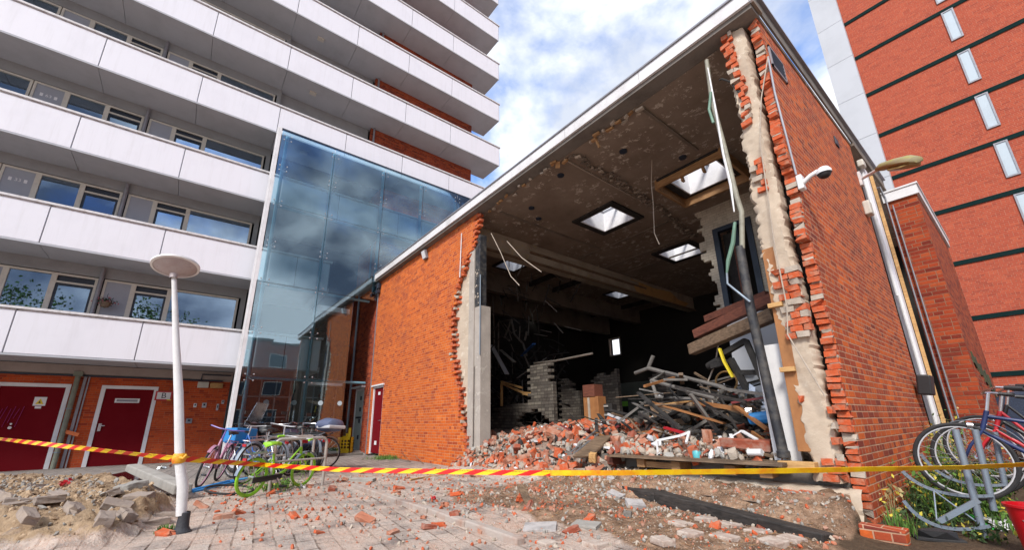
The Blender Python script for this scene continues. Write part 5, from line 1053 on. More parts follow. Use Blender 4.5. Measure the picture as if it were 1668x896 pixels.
for k in range(170):
    x = g_.uniform(-7.6, -1.8); y = g_.uniform(4.8 if x < -4 else 5.15, 7.4); z = hz(x, y)+.03; a_ = g_.uniform(0, pi); l = g_.uniform(.08, .42); d_ = Vector((cos(a_), sin(a_), g_.normal(0, .25)))*l/2
    mb.bar(Vector((x, y, z))-d_, Vector((x, y, z))+d_, g_.uniform(.015, .09), g_.uniform(.008, .03), int(g_.choice([7, 7, 7, 4, 3, 3, 5, 2])))
for k in range(70):
    x = g_.uniform(-7.4, -1.9); y = g_.uniform(4.9 if x < -4 else 5.2, 7.2); s = g_.uniform(.12, .34); mb.rock((x, y, hz(x, y)), (s*1.4, s, s*.35), g_, int(g_.choice([2, 3, 3, 8, 2])), rot=(g_.normal(0, .4), g_.normal(0, .4), g_.uniform(0, 6)))
o = mb.build('rubble_heap', ['fines', 'torn', 'mortar', 'conc', 'char', 'white_trim', 'brickdark', 'wood_dark', 'dustybrick'])
tag(o, 'heap of broken brick, mortar and burnt debris filling the opening', 'rubble', kind='stuff')
# crumbs scattered over the paving and dirt
mb = MB()
for k in range(13000):
    if k % 3: x = g_.uniform(-8.5, -1.2); y = g_.uniform(.4, 4.7)
    else: x = g_.uniform(-5.5, -1.2); y = g_.uniform(2.3, 4.9)
    d_ = float(fbm(x, y, .5, 1)); 
    if d_ < g_.uniform(-.9, .5): continue
    dist = math.hypot(x, y); s = (.004+.034*g_.random()**5)*min(1.4, .5+dist/6); p = g_.random(); mi = 0 if p < .24 else 1 if p < .52 else 2 if p < .68 else 3
    mb.rock((x, y, float(gz(x, y))+s*.2), (s*1.5, s, s*.8), g_, mi)
o = mb.build('brick_crumbs', ['torn', 'mortar', 'conc', 'dustybrick']); tag(o, 'crumbs of brick and mortar scattered over the paving', 'crumbs', kind='stuff')
mb = MB()
for k in range(1500):
    x = g_.uniform(-4.3, -1.25); y = g_.uniform(4.15, 4.93); s = .006+.035*g_.random()**3; mb.rock((x, y, float(gz(x, y))+s*.2), (s*1.4, s, s*.8), g_, int(g_.choice([0, 1, 1, 2, 2])))
o = mb.build('foot_gravel', ['dustybrick', 'mortar', 'conc']); tag(o, 'pale gravel and mortar crumbs along the foot of the opening', 'gravel', kind='stuff')
mb = MB()
for k in range(3200):
    x = g_.uniform(-5.6, -1.25); y = g_.uniform(2.4, 4.95)
    if float(masks(x, y)[1]) < .4: continue
    a_ = g_.uniform(0, 2*pi); l = .01+.06*g_.random()**3; z = float(gz(x, y))+.006; mb.bar((x, y, z), (x+cos(a_)*l, y+sin(a_)*l, z+g_.uniform(0, .012)), .003+.004*g_.random(), .002, int(g_.integers(3)))
o = mb.build('splinters', ['wood', 'wood_dark', 'mortar']); tag(o, 'splinters and straw-like chips littering the dirt before the opening', 'splinters', kind='stuff')
mb = MB()
for k in range(4200):
    u = g_.normal(0, 1.5); v = g_.normal(0, .5); ca, sa = cos(.32), sin(.32); x = -8.2+u*ca-v*sa; y = -1.35+u*sa+v*ca
    if float(masks(x, y)[0]) < .3: continue
    s = .012+.05*g_.random()**3; mb.rock((x, y, float(gz(x, y))+s*.15), (s*1.4, s, s*.7), g_, int(g_.integers(3)))
o = mb.build('sand_clods', [plain('sand_clod', (.48, .35, .23), .95, bumpy=.6), 'conc', plain('dark_clod', (.28, .19, .12), .95, bumpy=.6)]); tag(o, 'clods and pebbles lying over the sand heap', 'clods', kind='stuff')
# ------------------------------------------------------------------ countable loose pieces
def loose(name, protos, spots, labels, cat, group):
    """first use of a shape builds it, later ones copy it"""
    for i, (x, y, z, rot, sc, pi_, li) in enumerate(spots):
        o = protos[pi_] if protos[pi_].get('used') is None else protos[pi_].copy()
        if protos[pi_].get('used') is None: protos[pi_]['used'] = 1; 
        else: C0.objects.link(o)
        o.location = (x, y, z); o.rotation_euler = rot; o.scale = sc if isinstance(sc, tuple) else (sc,)*3
        if 'used' in o and o is not protos[pi_]: del o['used']
        tag(o, labels[li], cat, group)
    for p in protos:
        if p.get('used') is None: bpy.data.objects.remove(p)
        else: del p['used']
def brickproto(name, size, mats, n, seed, chip=True):
    out = []; r = np.random.default_rng(seed)
    for k in range(n):
        bm = bmesh.new(); bmesh.ops.create_cube(bm, size=1); bmesh.ops.scale(bm, vec=size, verts=bm.verts); 
        bmesh.ops.subdivide_edges(bm, edges=bm.edges, cuts=2, use_grid_fill=True)
        for v in bm.verts:
            v.co += Vector(r.uniform(-.006, .006, 3))
            if chip and v.co.x > size[0]*.1 and k % 2: v.co.x -= r.uniform(0, size[0]*.35)*(1 if v.co.z > 0 else .5)
        me = bpy.data.meshes.new(name); bm.to_mesh(me); bm.free(); me.materials.append(MAT[mats[k % len(mats)]]); o = bpy.data.objects.new(name, me); C0.objects.link(o)
        b = o.modifiers.new('bevel', 'BEVEL'); b.width = .006; b.segments = 2; b.limit_method = 'ANGLE'; b.angle_limit = R(40); out.append(o)
    return out
ra = lambda a: g_.uniform(-a, a)
MAT['paver'] = plain('grey_brown_paver', (.27, .22, .19), .9, dirt=.6, scale=9, bumpy=.5, dcol=(.42, .33, .25), local=True, grain=40)
spl = []
for px, py in ((130, 760), (10, 815), (70, 822), (100, 840), (235, 765)): pass
PAV = [(35, 805), (60, 800), (95, 812), (20, 830), (80, 818), (140, 802), (45, 845), (8, 860), (190, 828), (205, 842), (170, 850), (235, 852), (108, 855), (60, 882), (85, 880), (215, 868), (250, 858), (120, 835), (30, 822), (12, 815), (50, 792), (148, 866), (275, 845), (225, 815), (180, 808)]
for i, (px, py) in enumerate(PAV):
    p = G0(px, py); spl.append((p.x, p.y, p.z+.02, (ra(.5), ra(.35), ra(3.1)), 1+ra(.15), i % 4, 0))
loose('paver', brickproto('loose_paver', (.22, .105, .075), ['paver'], 4, 1), spl, ['loose grey-brown paving brick half buried in the sand heap'], 'paver', 'loose pavers in the sand heap')
spl = []; RB = [(345, 805), (330, 828), (375, 808), (270, 873), (150, 867), (150, 882), (90, 885), (105, 862), (440, 806), (505, 793), (650, 798), (645, 805), (700, 862), (715, 858), (640, 870), (785, 862), (790, 868), (740, 842), (745, 808), (560, 785), (600, 790), (622, 812), (540, 800), (480, 845), (365, 845), (390, 838), (725, 825), (860, 830), (850, 815), (905, 845), (960, 850), (1010, 835), (930, 868), (808, 790), (775, 778), (830, 795), (870, 800), (1050, 800), (1085, 805), (595, 850), (520, 870), (690, 845), (1240, 866), (1165, 862), (665, 780), (720, 775), (590, 772), (740, 765), (705, 768), (815, 768)]
for i, (px, py) in enumerate(RB):
    p = G0(px, py); s = rnd.uniform(.35, 1.0) if py < 875 else .8; spl.append((p.x, p.y, p.z+.02*s, (ra(.5), ra(.5), ra(3.1)), s, i % 5, 0 if px < 420 else 1 if px < 760 else 2))
loose('brick', brickproto('loose_brick', (.21, .10, .06), ['torn', 'dustybrick', 'brickdark'], 5, 2), spl, ['broken red brick lying on the ground near the lamp post and bicycles', 'broken red brick scattered on the dusty paving before the orange wall', 'broken red brick scattered on the dirt in front of the opening'], 'brick', 'loose bricks on the ground')
spl = []
for i in range(36):
    x = g_.uniform(-7.7, -3.9) if i < 33 else g_.uniform(-3.7, -1.8); y = g_.uniform(4.75, 6.6) if i < 33 else g_.uniform(5.1, 6.3); z = hz(x, y)+.04
    spl.append((x, y, z, (ra(1.), ra(.8), ra(3.1)), rnd.uniform(.55, 1.0), i % 5, 0))
loose('brick', brickproto('rubble_brick', (.22, .105, .066), ['torn', 'dustybrick', 'dustybrick', 'mortar', 'brickdark'], 5, 3), spl, ['whole or half brick lying on top of the rubble heap'], 'brick', 'bricks on top of the rubble heap')
# pale concrete and stone lumps, each where the photo has it
def lump(name, label, cat, px, py, size, rot=(0, 0, 0), mat='conc', up=0., ext=True, seed=0, heap=None):
    p = G0(px, py) if heap is None else at(px, py, 1, heap); r = np.random.default_rng(seed+int(px)); bm = bmesh.new(); bmesh.ops.create_cube(bm, size=1); bmesh.ops.subdivide_edges(bm, edges=bm.edges, cuts=3, use_grid_fill=True)
    for v in bm.verts: v.co = Vector((v.co.x*size[0], v.co.y*size[1], v.co.z*size[2]))+Vector(r.uniform(-.05, .05, 3))*min(size)*(1 if ext else .3)
    me = bpy.data.meshes.new(name); bm.to_mesh(me); bm.free(); me.materials.append(MAT[mat]); o = bpy.data.objects.new(name, me); C0.objects.link(o); o.location = p+Vector((0, 0, size[2]*.4+up)); o.rotation_euler = rot
    b = o.modifiers.new('bevel', 'BEVEL'); b.width = min(size)*.08; b.segments = 2; b.limit_method = 'ANGLE'; b.angle_limit = R(35); tag(o, label, cat); return o
MAT['stone'] = plain('pale_grey_stone', (.46, .43, .42), .9, dirt=.9, scale=7, bumpy=.5, local=True, grain=35)
a = G0(212, 780); b_ = G0(292, 815); a.z += .20; b_.z += .14
kb = MB().bar(a, b_+(b_-a)*.02, .20, .12, jit=.008); single('kerb_stone', kb, 'conc', 'long pale kerb stone tipped across the sand heap behind the lamp post', 'kerb stone', bevel=.015)
lump('stone_block', 'tan stone block under the tipped kerb stone', 'block', 212, 805, (.30, .22, .14), (.2, -.1, .5), 'conc')
lump('dark_paver', 'dark square block lying at the far left before the red double door', 'block', 22, 766, (.5, .3, .12), (0, 0, .1), 'conc_dark')
lump('stone_chunk', 'upright wedge of pale grey stone, tallest of the group before the opening', 'stone', 997, 803, (.13, .09, .22), (.2, .2, .6), 'stone')
lump('stone_chunk', 'round pale grey stone at the foot of the upright wedge', 'stone', 1003, 818, (.18, .14, .12), (.1, .3, .2), 'stone')
lump('stone_chunk', 'triangular light stone slab lying right of the round stone', 'stone', 1035, 826, (.20, .16, .06), (.25, .1, .9), 'stone')
lump('stone_chunk', 'small white stone behind the triangular slab', 'stone', 1021, 808, (.10, .08, .08), (.3, .3, 1), 'stone')
lump('cube_stone', 'small dark cube-shaped cobble on the dirt before the black timber', 'stone', 1023, 843, (.075, .07, .06), (0, 0, .5), 'conc_dark')
lump('paving_slab', 'pale tilted paving slab lying in the dirt right of centre', 'slab', 880, 862, (.30, .22, .03), (.08, -.05, .75), 'stone')
lump('paving_slab', 'tan paving slab half covered by dirt before the stones', 'slab', 955, 858, (.24, .18, .03), (.05, 0, .4), 'conc')
lump('paving_slab', 'pale slab propped before the narrow red door', 'slab', 601, 741, (.60, .26, .06), (.05, .12, .55), 'conc')
lump('kerb_piece', 'loose grey kerb piece lying beside the kerb start', 'slab', 590, 785, (.45, .12, .06), (.1, 0, .7), 'conc')
for i, (px, py, s) in enumerate(((1110, 856, .42), (1150, 848, .4), (1190, 858, .42), (1215, 848, .36), (1125, 872, .4), (1180, 878, .45), (1235, 870, .4), (1290, 882, .4), (1260, 886, .4), (1080, 884, .35), (970, 890, .4), (890, 888, .3))):
    p = G0(px, py); mb = MB().obox(p+Vector((0, 0, .004)), (s*.42, s*.36, .05), (ra(.05), ra(.05), -.15+ra(.2)), jit=.006); single('paver_slab', mb, MAT.setdefault('palepaver', plain('scraped_pale_paver', (.50, .42, .36), .85, dirt=.9, scale=11, bumpy=.4, dcol=(.26, .15, .11))), 'pale scraped paving stone showing through the dirt at the bottom', 'paver', 'pale pavers at the bottom', bevel=.008)
# timbers on the ground
mb = MB(); P = [(-3.55, 4.62, .07), (-3.0, 4.52, .06), (-2.4, 4.42, .03), (-1.8, 4.30, 0), (-1.30, 4.2, -.03)]
for a, c in zip(P, P[1:]): mb.bar(a, Vector(c)+(Vector(c)-Vector(a))*.02, .16, .17, jit=.01)
single('black_timber', mb, 'wood_char', 'long black charred beam lying along the foot of the opening', 'beam', bevel=.012)
def plank(label, a, b_, w_, h_, mat, name='plank', up=(0, 0, 1), cat='plank'): return single(name, MB().bar(a, b_, w_, h_, up=up, jit=.003), mat, label, cat, bevel=.004)
plank('short pale board standing out of the dirt in front of the stones', G0(848, 815)+Vector((0, 0, .16)), G0(872, 845)+Vector((0, 0, .01)), .09, .025, 'wood_dark')
plank('thin light lath lying on the raised paving before the orange wall', G0(668, 784)+Vector((0, 0, .02)), G0(722, 776)+Vector((0, 0, .02)), .04, .02, 'yellowwood')
plank('bright orange splinter of wood leaning on the foundation', at(1278, 806, 1, 4.86), at(1304, 826, 1, 4.7), .045, .02, 'orange')
for i, (pa, pb) in enumerate((((655, 738), (672, 757)), ((676, 742), (690, 756)), ((640, 745), (668, 752)))): plank(('steepest thin stick leaning on the foot of the orange wall, middle of three', 'short thin stick at the foot of the orange wall, nearest the torn edge', 'low thin stick at the foot of the orange wall beside the grass')[i], at(*pa, 1, 4.93), at(*pb, 1, 4.75), .012, .012, 'wood_dark', 'stick', cat='stick')
# deck of loose boards bridging the right half of the opening
t = Thing('board_deck', 'scorched deck of boards on short timber blocks at the right of the opening', 'deck', (-2.9, 5.2, .3))
mb = MB()
for k in range(7): mb.bar((-4.0+rnd.uniform(-.1, .1), 4.86+k*.16, .47), (-1.72, 4.84+k*.16, .50), .145, .022, jit=.008)
t.part('board', mb, 'wood_dark')
for x in (-3.95, -3.45, -2.95, -2.3, -1.95): t.part('block', MB().obox((x, 5.0, .40), (.12, .25, .10), (0, 0, ra(.2))), 'wood_red' if x < -3.9 else 'wood', bevel=.005)
t.part('bearer', MB().bar((-3.4, 4.93, .39), (-2.95, 4.95, .39), .05, .07), 'wood'); t.part('bearer', MB().bar((-3.4, 5.5, .38), (-1.7, 5.5, .40), .08, .1), 'wood_char')
# long black pipe with the pale torn riser above
p_ = lambda x, y, yy=4.97: at(x, y, 1, yy)
single('black_pipe', MB().tube([p_(1205, 402), p_(1222, 500), p_(1250, 625), p_(1277, 744)], .050, 14).lathe([(.05, 0), (.062, .01), (.062, .07), (.05, .08)], p_(1277, 744)-Vector((0, 0, .02)), 14), 'black_steel', 'thick black soot-stained pipe slanting down to the deck beside the brown board', 'pipe', smooth=True)
t = Thing('torn_riser', 'pale torn pipe hanging from the roof slab above the black pipe', 'pipe', tuple(p_(1152, 100)))
t.part('pale_pipe', MB().tube([p_(1151, 98), p_(1160, 165), p_(1180, 240), p_(1200, 320), p_(1208, 345), p_(1209, 405)], [.028, .03, .03, .03, .03, .03], 10), plain('cream_pipe', (.30, .29, .23), .5, dirt=.7, scale=6, dcol=(.10, .08, .06)), smooth=True)
t.part('torn_strip', MB().tube([p_(1153, 110, 4.93), p_(1166, 180, 4.93), p_(1178, 250, 4.93), p_(1190, 300, 4.94), p_(1196, 345, 4.94)], [.008, .014, .014, .016, .008], 6), 'white_trim', smooth=True)
t.part('green_hose', MB().tube([p_(1158, 150, 4.9), p_(1155, 178, 4.9), p_(1162, 200, 4.9)], .018, 8), MAT.setdefault('gpvc', plain('green_pvc', (.15, .27, .20), .5, dirt=.5)), smooth=True); t.part('green_hose', MB().tube([p_(1197, 362, 4.9), p_(1194, 395, 4.9), p_(1186, 425, 4.9), p_(1184, 445, 4.9)], [.018, .026, .024, .012], 8), MAT['gpvc'], smooth=True)
t.part('bent_tube', MB().tube([p_(1184, 445, 4.9), p_(1185, 462, 4.9), p_(1197, 472, 4.9), p_(1222, 492, 4.9)], .013, 8), 'galv', smooth=True)
t.part('bracket', MB().tube([p_(1172, 130), p_(1176, 128), p_(1190, 133), p_(1205, 152)], .012, 6), 'char')
for i, (pts, lb) in enumerate((([(1062, 256), (1061, 300), (1064, 330), (1066, 380), (1074, 398)], 'pale cord hanging from the middle of the sooty ceiling'), ([(800, 380), (815, 410), (832, 450), (846, 465)], 'longest of the two white wires dangling left below the lintel'), ([(826, 393), (850, 420), (882, 443)], 'shorter white wire dangling left below the lintel'))):
    yy = (6.6, 5.3, 5.25)[i]; single('hanging_wire', MB().tube([at(a, c, 1, yy) for a, c in pts], .009, 6), 'mortar', lb, 'wire', smooth=True)
# boards and panels at the right jamb
single('brown_board', MB().prism([(p_(1241, 408, 5.0).x, p_(1241, 408, 5.0).z), (p_(1259, 402, 5.0).x, p_(1259, 402, 5.0).z), (p_(1322, 736, 5.0).x, .62), (p_(1301, 738, 5.0).x, .62)], 1, 4.99, 5.03), 'ply', 'tall brown board standing upright beside the torn right wall', 'board', bevel=.003)
for i, (px, py, lb) in enumerate(((1283, 602, 'short yellow wooden spacer nailed across the brown board, middle one'), (1263, 497, 'short yellow wooden spacer near the top of the brown board'))): q = at(px, py, 1, 4.96); single('spacer', MB().obox(q, (.14, .05, .05)), 'yellowwood', lb, 'spacer', bevel=.004)
q = at(1300, 760, 1, 4.93); single('yellow_block', MB().obox(q, (.32, .12, .09)), 'yellowwood', 'yellow timber block lying at the foot of the brown board', 'block', bevel=.005)
single('white_board', MB().box((-1.92, 5.12, .5), (-1.66, 5.16, 1.75)), 'white', 'narrow white panel standing between the black pipe and the brown board', 'panel', bevel=.003)
single('dirty_wallboard', MB().box((-2.9, 6.8, .5), (-1.62, 6.85, 2.55)), 'towerwhite', 'wide dirty white panel behind the black pipe', 'panel', bevel=.004)
single('lilac_sheet', MB().box((-1.95, 6.75, 1.55), (-1.66, 6.79, 1.9)), plain('lilac', (.40, .33, .62), .6), 'small lilac sheet on the white panel beside the brown board', 'sheet')
q0, q1 = at(1126, 570, 1, 6.3), at(1262, 512, 1, 5.7); mb = MB().bar(q0, q1, .14, .17, jit=.006); single('roof_beam', mb, 'wood_dark', 'thick fallen beam with an orange end, lower of two below the end wall', 'beam', bevel=.01)
q0, q1 = at(1133, 545, 1, 6.8), at(1260, 485, 1, 6.3); single('roof_beam', MB().bar(q0, q1, .12, .15, jit=.006), 'wood_red', 'red-brown fallen beam, upper of two below the end wall', 'beam', bevel=.01)
q0, q1 = at(1150, 520, 1, 7.6), at(1250, 480, 1, 7.2); single('steel_lintel', MB().bar(q0, q1, .1, .12), 'wood_red', 'rusty steel lintel along the broken foot of the end wall', 'beam')
# charred furniture, frames, boards: one by one
def sticks(name, label, cat, pts, r, mat, sq=None, yy=6.2):
    mb = MB()
    for seg in pts:
        P = [at(a, c, 1, (d[0] if d else yy)) for a, c, *d in seg]
        if sq: [mb.bar(a, c, sq[0], sq[1]) for a, c in zip(P, P[1:])]
        else: mb.tube(P, r, 8)
    return single(name, mb, mat, label, cat, smooth=not sq)
sticks('bed_frame', 'charred grey metal bed frame lying on edge on the rubble', 'frame', [[(1061, 620, 6.6), (1085, 607, 6.9), (1180, 632, 6.2), (1165, 650, 5.9), (1061, 620, 6.6)], [(1061, 620, 6.6), (1070, 648, 6.5), (1150, 652, 6.0)], [(1085, 607, 6.9), (1180, 632, 6.2)]], .032, MAT.setdefault('ash_metal', plain('ash_grey_metal', (.20, .185, .17), .7, .2, dirt=.6, scale=8)))
sticks('bent_tube', 'long bent ash-grey tube sticking up left of the bed frame', 'tube', [[(1035, 608, 7.6), (1056, 600, 7.4), (1064, 580, 7.4)], [(1056, 600, 7.4), (1100, 612, 7.2)]], .04, MAT['ash_metal'])
sticks('scorched_board', 'long scorched board with an orange edge below the bed frame', 'board', [[(1064, 663, 5.9), (1140, 651, 5.8)]], 0, 'yellowwood', (.10, .03))
sticks('burnt_chair', 'burnt black chair frame with a yellow cushion edge behind the black pipe', 'chair', [[(1181, 575, 6.1), (1215, 555, 6.0)], [(1215, 555, 6.0), (1252, 640, 5.9)], [(1190, 585, 6.1), (1225, 650, 6.0)], [(1160, 597, 6.2), (1184, 590, 6.1)], [(1205, 607, 6.1), (1240, 607, 6.0)]], 0, 'char', (.07, .07))
sticks('yellow_strap', 'strip of scorched yellow foam hanging on the burnt chair', 'strip', [[(1172, 568, 6.0), (1180, 590, 6.0), (1194, 615, 6.0)]], 0, 'yellow', (.05, .03))
c = at(1155, 597, 1, 6.3); single('charred_roller', MB().tube([c, c+Vector((.22, -.1, .06))], .06, 12), 'char', 'thick charred roll at the left end of the burnt chair', 'roll', smooth=True)
c = at(1183, 622, 1, 6.6); single('wooden_hoop', MB().torus(c, (.2, 1, 0), .16, .014, 30, 8), 'yellowwood', 'thin wooden hoop standing behind the burnt chair', 'hoop', smooth=True)
c = at(1102, 672, 1, 6.6); single('planter_box', MB().prism([(c.x-.42, c.z+.17), (c.x+.40, c.z+.18), (c.x+.30, c.z-.2), (c.x-.3, c.z-.2)], 1, c.y-.18, c.y+.2), plain('scorched_box', (.28, .18, .11), .6, dirt=.7, scale=3, dcol=(.5, .42, .34)), 'scorched tan tub under the bed frame', 'tub', bevel=.02)
c = at(1244, 681, 1, 5.7); single('blue_case', MB().obox(c, (.34, .22, .15), (0, -.12, .2)), 'bright_blue', 'glossy bright blue case lying left of the black pipe', 'case', bevel=.05)
t = Thing('white_bracket', 'white three-legged bracket lying on the debris before the blue case', 'bracket', tuple(at(1203, 705, 1, 5.3)))
t.part('leg', MB().bar(at(1173, 722, 1, 5.25), at(1208, 702, 1, 5.35), .05, .015), 'white'); t.part('leg', MB().bar(at(1208, 702, 1, 5.35), at(1232, 716, 1, 5.2), .05, .015), 'white'); t.part('leg', MB().bar(at(1190, 708, 1, 5.3), at(1196, 724, 1, 5.2), .035, .015), 'white')
c = at(1216, 724, 1, 5.25); single('brick_slab', MB().obox(c, (.52, .2, .11), (0, .05, .1), jit=.015), 'brickdark', 'slab of dark red bricks lying on the deck below the blue case', 'brick lump', bevel=.012)
c = at(1230, 738, 1, 4.98); single('white_can', MB().tube([c+Vector((-.07, 0, 0)), c+Vector((.07, 0, .005))], .038, 16), 'white', 'white paint can lying on the front of the deck', 'can', smooth=True)
c = at(1135, 741, 1, 5.0); single('clear_jar', MB().lathe([(0, -.05), (.045, -.05), (.05, .03), (.035, .05), (0, .05)], c, 16), 'teal', 'pale teal jar on the debris at the left of the deck', 'jar', smooth=True)
sticks('white_strip', 'bent white window strip standing on the debris at the left of the deck', 'strip', [[(1073, 742, 5.1), (1070, 718, 5.1), (1108, 710, 5.2), (1123, 704, 5.3), (1118, 722, 5.1)]], 0, 'white', (.028, .028))
sticks('red_strip', 'long red metal strip lying on the rubble left of the blue case', 'strip', [[(1083, 697, 5.6), (1122, 708, 5.4)]], 0, 'red', (.05, .03))
sticks('steel_strips', 'bundle of bright steel strips lying down the front of the rubble heap', 'strips', [[(938, 737, 4.9), (975, 707, 5.6)], [(942, 741, 4.88), (982, 711, 5.6)], [(930, 737, 4.9), (970, 702, 5.7)]], 0, 'steel', (.035, .012))
c = at(948, 745, 1, 4.75); q = at(985, 712, 1, 5.5); single('grey_board', MB().bar(c, q, .30, .04, up=(0, -.5, 1), jit=.01), 'wood_dark', 'broad grey-brown board leaning on the rubble heap beside the steel strips', 'board', bevel=.006)
c = at(1002, 722, 1, 5.5); mb = MB()
for i in range(9):
    for j in range(7): mb.v.append(tuple(c+Vector(((i-4)*.11, (j-3)*.08, -.012*(i-3)**2+.03*sin(i*2+j)+g_.uniform(-.015, .015)))))
for i in range(8):
    for j in range(6): mb.f.append([i*7+j, i*7+j+1, (i+1)*7+j+1, (i+1)*7+j]); mb.m.append(0)
o = single('ceiling_board', mb, 'plaster', 'sagging sheet of rough plaster draped over the middle of the rubble heap', 'sheet', smooth=True); o.modifiers.new('thickness', 'SOLIDIFY').thickness = .04
lump('mortar_lump', 'pale lump of mortared brick at the left of the rubble heap, beside the column', 'lump', 905, 712, (.34, .22, .12), (.5, .35, .6), 'dustybrick', heap=5.6)
lump('mortar_lump', 'big mortared brick lump resting in the middle of the orange rubble', 'lump', 915, 715, (.5, .3, .14), (.2, .5, .3), 'dustybrick', heap=5.9)
lump('yellow_foam', 'yellow-white block of foam at the foot of the broad board', 'block', 966, 752, (.10, .08, .13), (.2, .1, .4), 'yellowwood', heap=4.75)
lump('brick_pair', 'two orange bricks lying at the crest of the rubble heap', 'brick lump', 958, 693, (.28, .12, .09), (.1, .35, .2), 'torn', heap=6.3)
t = Thing('cabinet', 'narrow brown wooden cabinet standing in the burnt hall behind the heap', 'cabinet', tuple(at(965, 690, 1, 8.0)))
c = at(966, 668, 1, 8.0); t.part('carcass', MB().box((c.x-.30, 8.0, .5), (c.x+.18, 8.3, c.z+.32)), 'ply', bevel=.005); t.part('door_edge', MB().box((c.x-.14, 7.97, .5), (c.x-.08, 7.998, c.z+.30)), 'mortar'); t.part('shelf_top', MB().box((c.x-.28, 7.98, c.z+.325), (c.x+.1, 8.3, c.z+.62)), 'wood_red')
c = at(987, 672, 1, 8.3); t = Thing('black_crates', 'stack of black boxes with pale lids right of the brown cabinet', 'boxes', (c.x, 8.3, .5))
for k in range(4): t.part('box', MB().obox((c.x+.02*(k % 2), 8.35, .62+k*.21), (.36, .3, .19), (0, 0, .1*k)), 'char', bevel=.01); t.part('lid', MB().obox((c.x+.02*(k % 2), 8.19, .66+k*.21), (.3, .01, .04)), 'conc')
t = Thing('exit_sign', 'small green emergency panel on the far grey wall', 'sign', (-10, 12, 1))
c = at(1020, 662, 1, 13); t.part('panel', MB().box((c.x-.55, 13.0, .46), (c.x+1.2, 13.1, 2.3)), plain('sooty_green_wall', (.13, .14, .12), .9, dirt=.5)); t.part('green_plate', MB().box((c.x-.16, 12.97, c.z), (c.x+.1, 12.99, c.z+.18)), plain('lime', (.25, .60, .08), .5)); t.part('screen', MB().box((c.x-.14, 12.97, c.z-.22), (c.x+.1, 12.99, c.z-.02)), 'black')
sticks('shelf_frame', 'orange wooden shelf frame collapsed on the grey block wall', 'frame', [[(817, 662, 7.6), (817, 625, 7.6), (852, 640, 7.6), (880, 642, 7.6)], [(817, 622, 7.6), (850, 632, 7.6)], [(852, 642, 7.6), (872, 645, 7.6)]], 0, 'yellowwood', (.07, .05))
sticks('white_lath', 'pale lath leaning against the end of the broken grey block wall', 'lath', [[(882, 650, 7.4), (890, 683, 7.4)]], 0, 'mortar', (.07, .02))
sticks('fallen_tube', 'long pale tube hanging across the burnt hall above the block walls', 'tube', [[(870, 592, 8.4), (905, 588, 8.4), (965, 576, 8.4)]], .03, 'mortar')
t = Thing('exercise_machine', 'tall grey steel frame machine, scorched, at the left of the burnt hall', 'machine', tuple(at(840, 640, 1, 8.5)))
for i, seg in enumerate(([(812, 600), (812, 525), (833, 521)], [(800, 600), (792, 480)], [(806, 590), (803, 482)], [(833, 521), (838, 545), (852, 560), (858, 580)], [(833, 521), (822, 550), (830, 555)], [(858, 540), (855, 555)])): t.part('tube', MB().tube([at(a, c, 1, 8.6) for a, c in seg], .035 if i else .03, 8), 'ash_metal', smooth=True)
for i, (seg, w_) in enumerate((([(800, 562), (820, 590), (826, 610)], .16), ([(815, 570), (838, 590)], .12), ([(850, 580), (870, 560)], .1))): single('slanting_sheet', MB().bar(at(*seg[0], 1, 8.2+.2*i), at(*seg[-1], 1, 8.0), w_, .02), ('towerwhite', 'conc', 'blue')[i], ('pale corrugated panel slanting down before the grey machine', 'short grey panel slanting beside the pale corrugated one', 'small bluish panel sticking out behind the grey machine')[i], 'panel')
for i, (a, b2) in enumerate((((1040, 672), (1070, 690)), ((1088, 690), (1150, 676)), ((1055, 690), (1120, 665)), ((1130, 655), (1210, 668)), ((1120, 640), (1200, 690)), ((1150, 700), (1260, 712)), ((1090, 725), (1180, 712)), ((1160, 720), (1240, 735)), ((1060, 655), (1180, 690)), ((1100, 630), (1215, 655)), ((1140, 690), (1225, 665)), ((1130, 735), (1170, 728)), ((1175, 650), (1200, 700)), ((1195, 660), (1250, 700)), ((1010, 700), (1055, 712)), ((1140, 625), (1170, 690)), ((1210, 640), (1232, 690)), ((1040, 640), (1110, 700)), ((1225, 705), (1268, 735)), ((1120, 668), (1230, 675)), ((1090, 660), (1180, 668)), ((1148, 655), (1262, 690)))):
    y0 = 5.3+(i*7 % 9)*.14; single('charred_stick', MB().bar(at(*a, 1, y0+.3), at(*b2, 1, y0), .03+.02*(i % 3), .02+.012*(i % 4)), ('wood_char', 'wood_dark', 'char', 'ply', 'wood_char')[i % 5], 'charred or scorched board in the tangle of debris left of the black pipe', 'board', 'charred boards in the tangle')
for i, (px, py, s, m_) in enumerate(((1120, 640, .3, 'char'), (1165, 668, .34, 'char'), (1205, 680, .3, 'char'), (1140, 670, .25, 'char'), (1185, 650, .3, 'char'), (1090, 650, .25, 'char'), (1225, 668, .22, 'char'), (1240, 700, .2, 'char'))):
    c = at(px, py, 1, 6.4); single('burnt_lump', MB().rock(c, (s*1.3, s, s*.7), g_, rot=(ra(.4), ra(.4), ra(2))), m_, 'burnt black lump in the tangle of debris left of the black pipe', 'lump', 'burnt lumps in the tangle')
mb = MB()
for k in range(330):
    x = g_.uniform(-5.6, -1.9); y = g_.uniform(5.7, 8.4); z = .55+1.1*g_.random()**1.6*math.exp(-((x+3.2)/1.6)**2); d_ = Vector((g_.normal(0, 1), g_.normal(0, .6), g_.normal(0, .35))).normalized()*g_.uniform(.15, .6)
    c = Vector((x, y, z)); mb.bar(c-d_, c+d_, g_.uniform(.012, .07), g_.uniform(.008, .04), int(g_.choice([0, 0, 0, 1, 1, 2, 2, 3, 4, 4, 5, 6])))
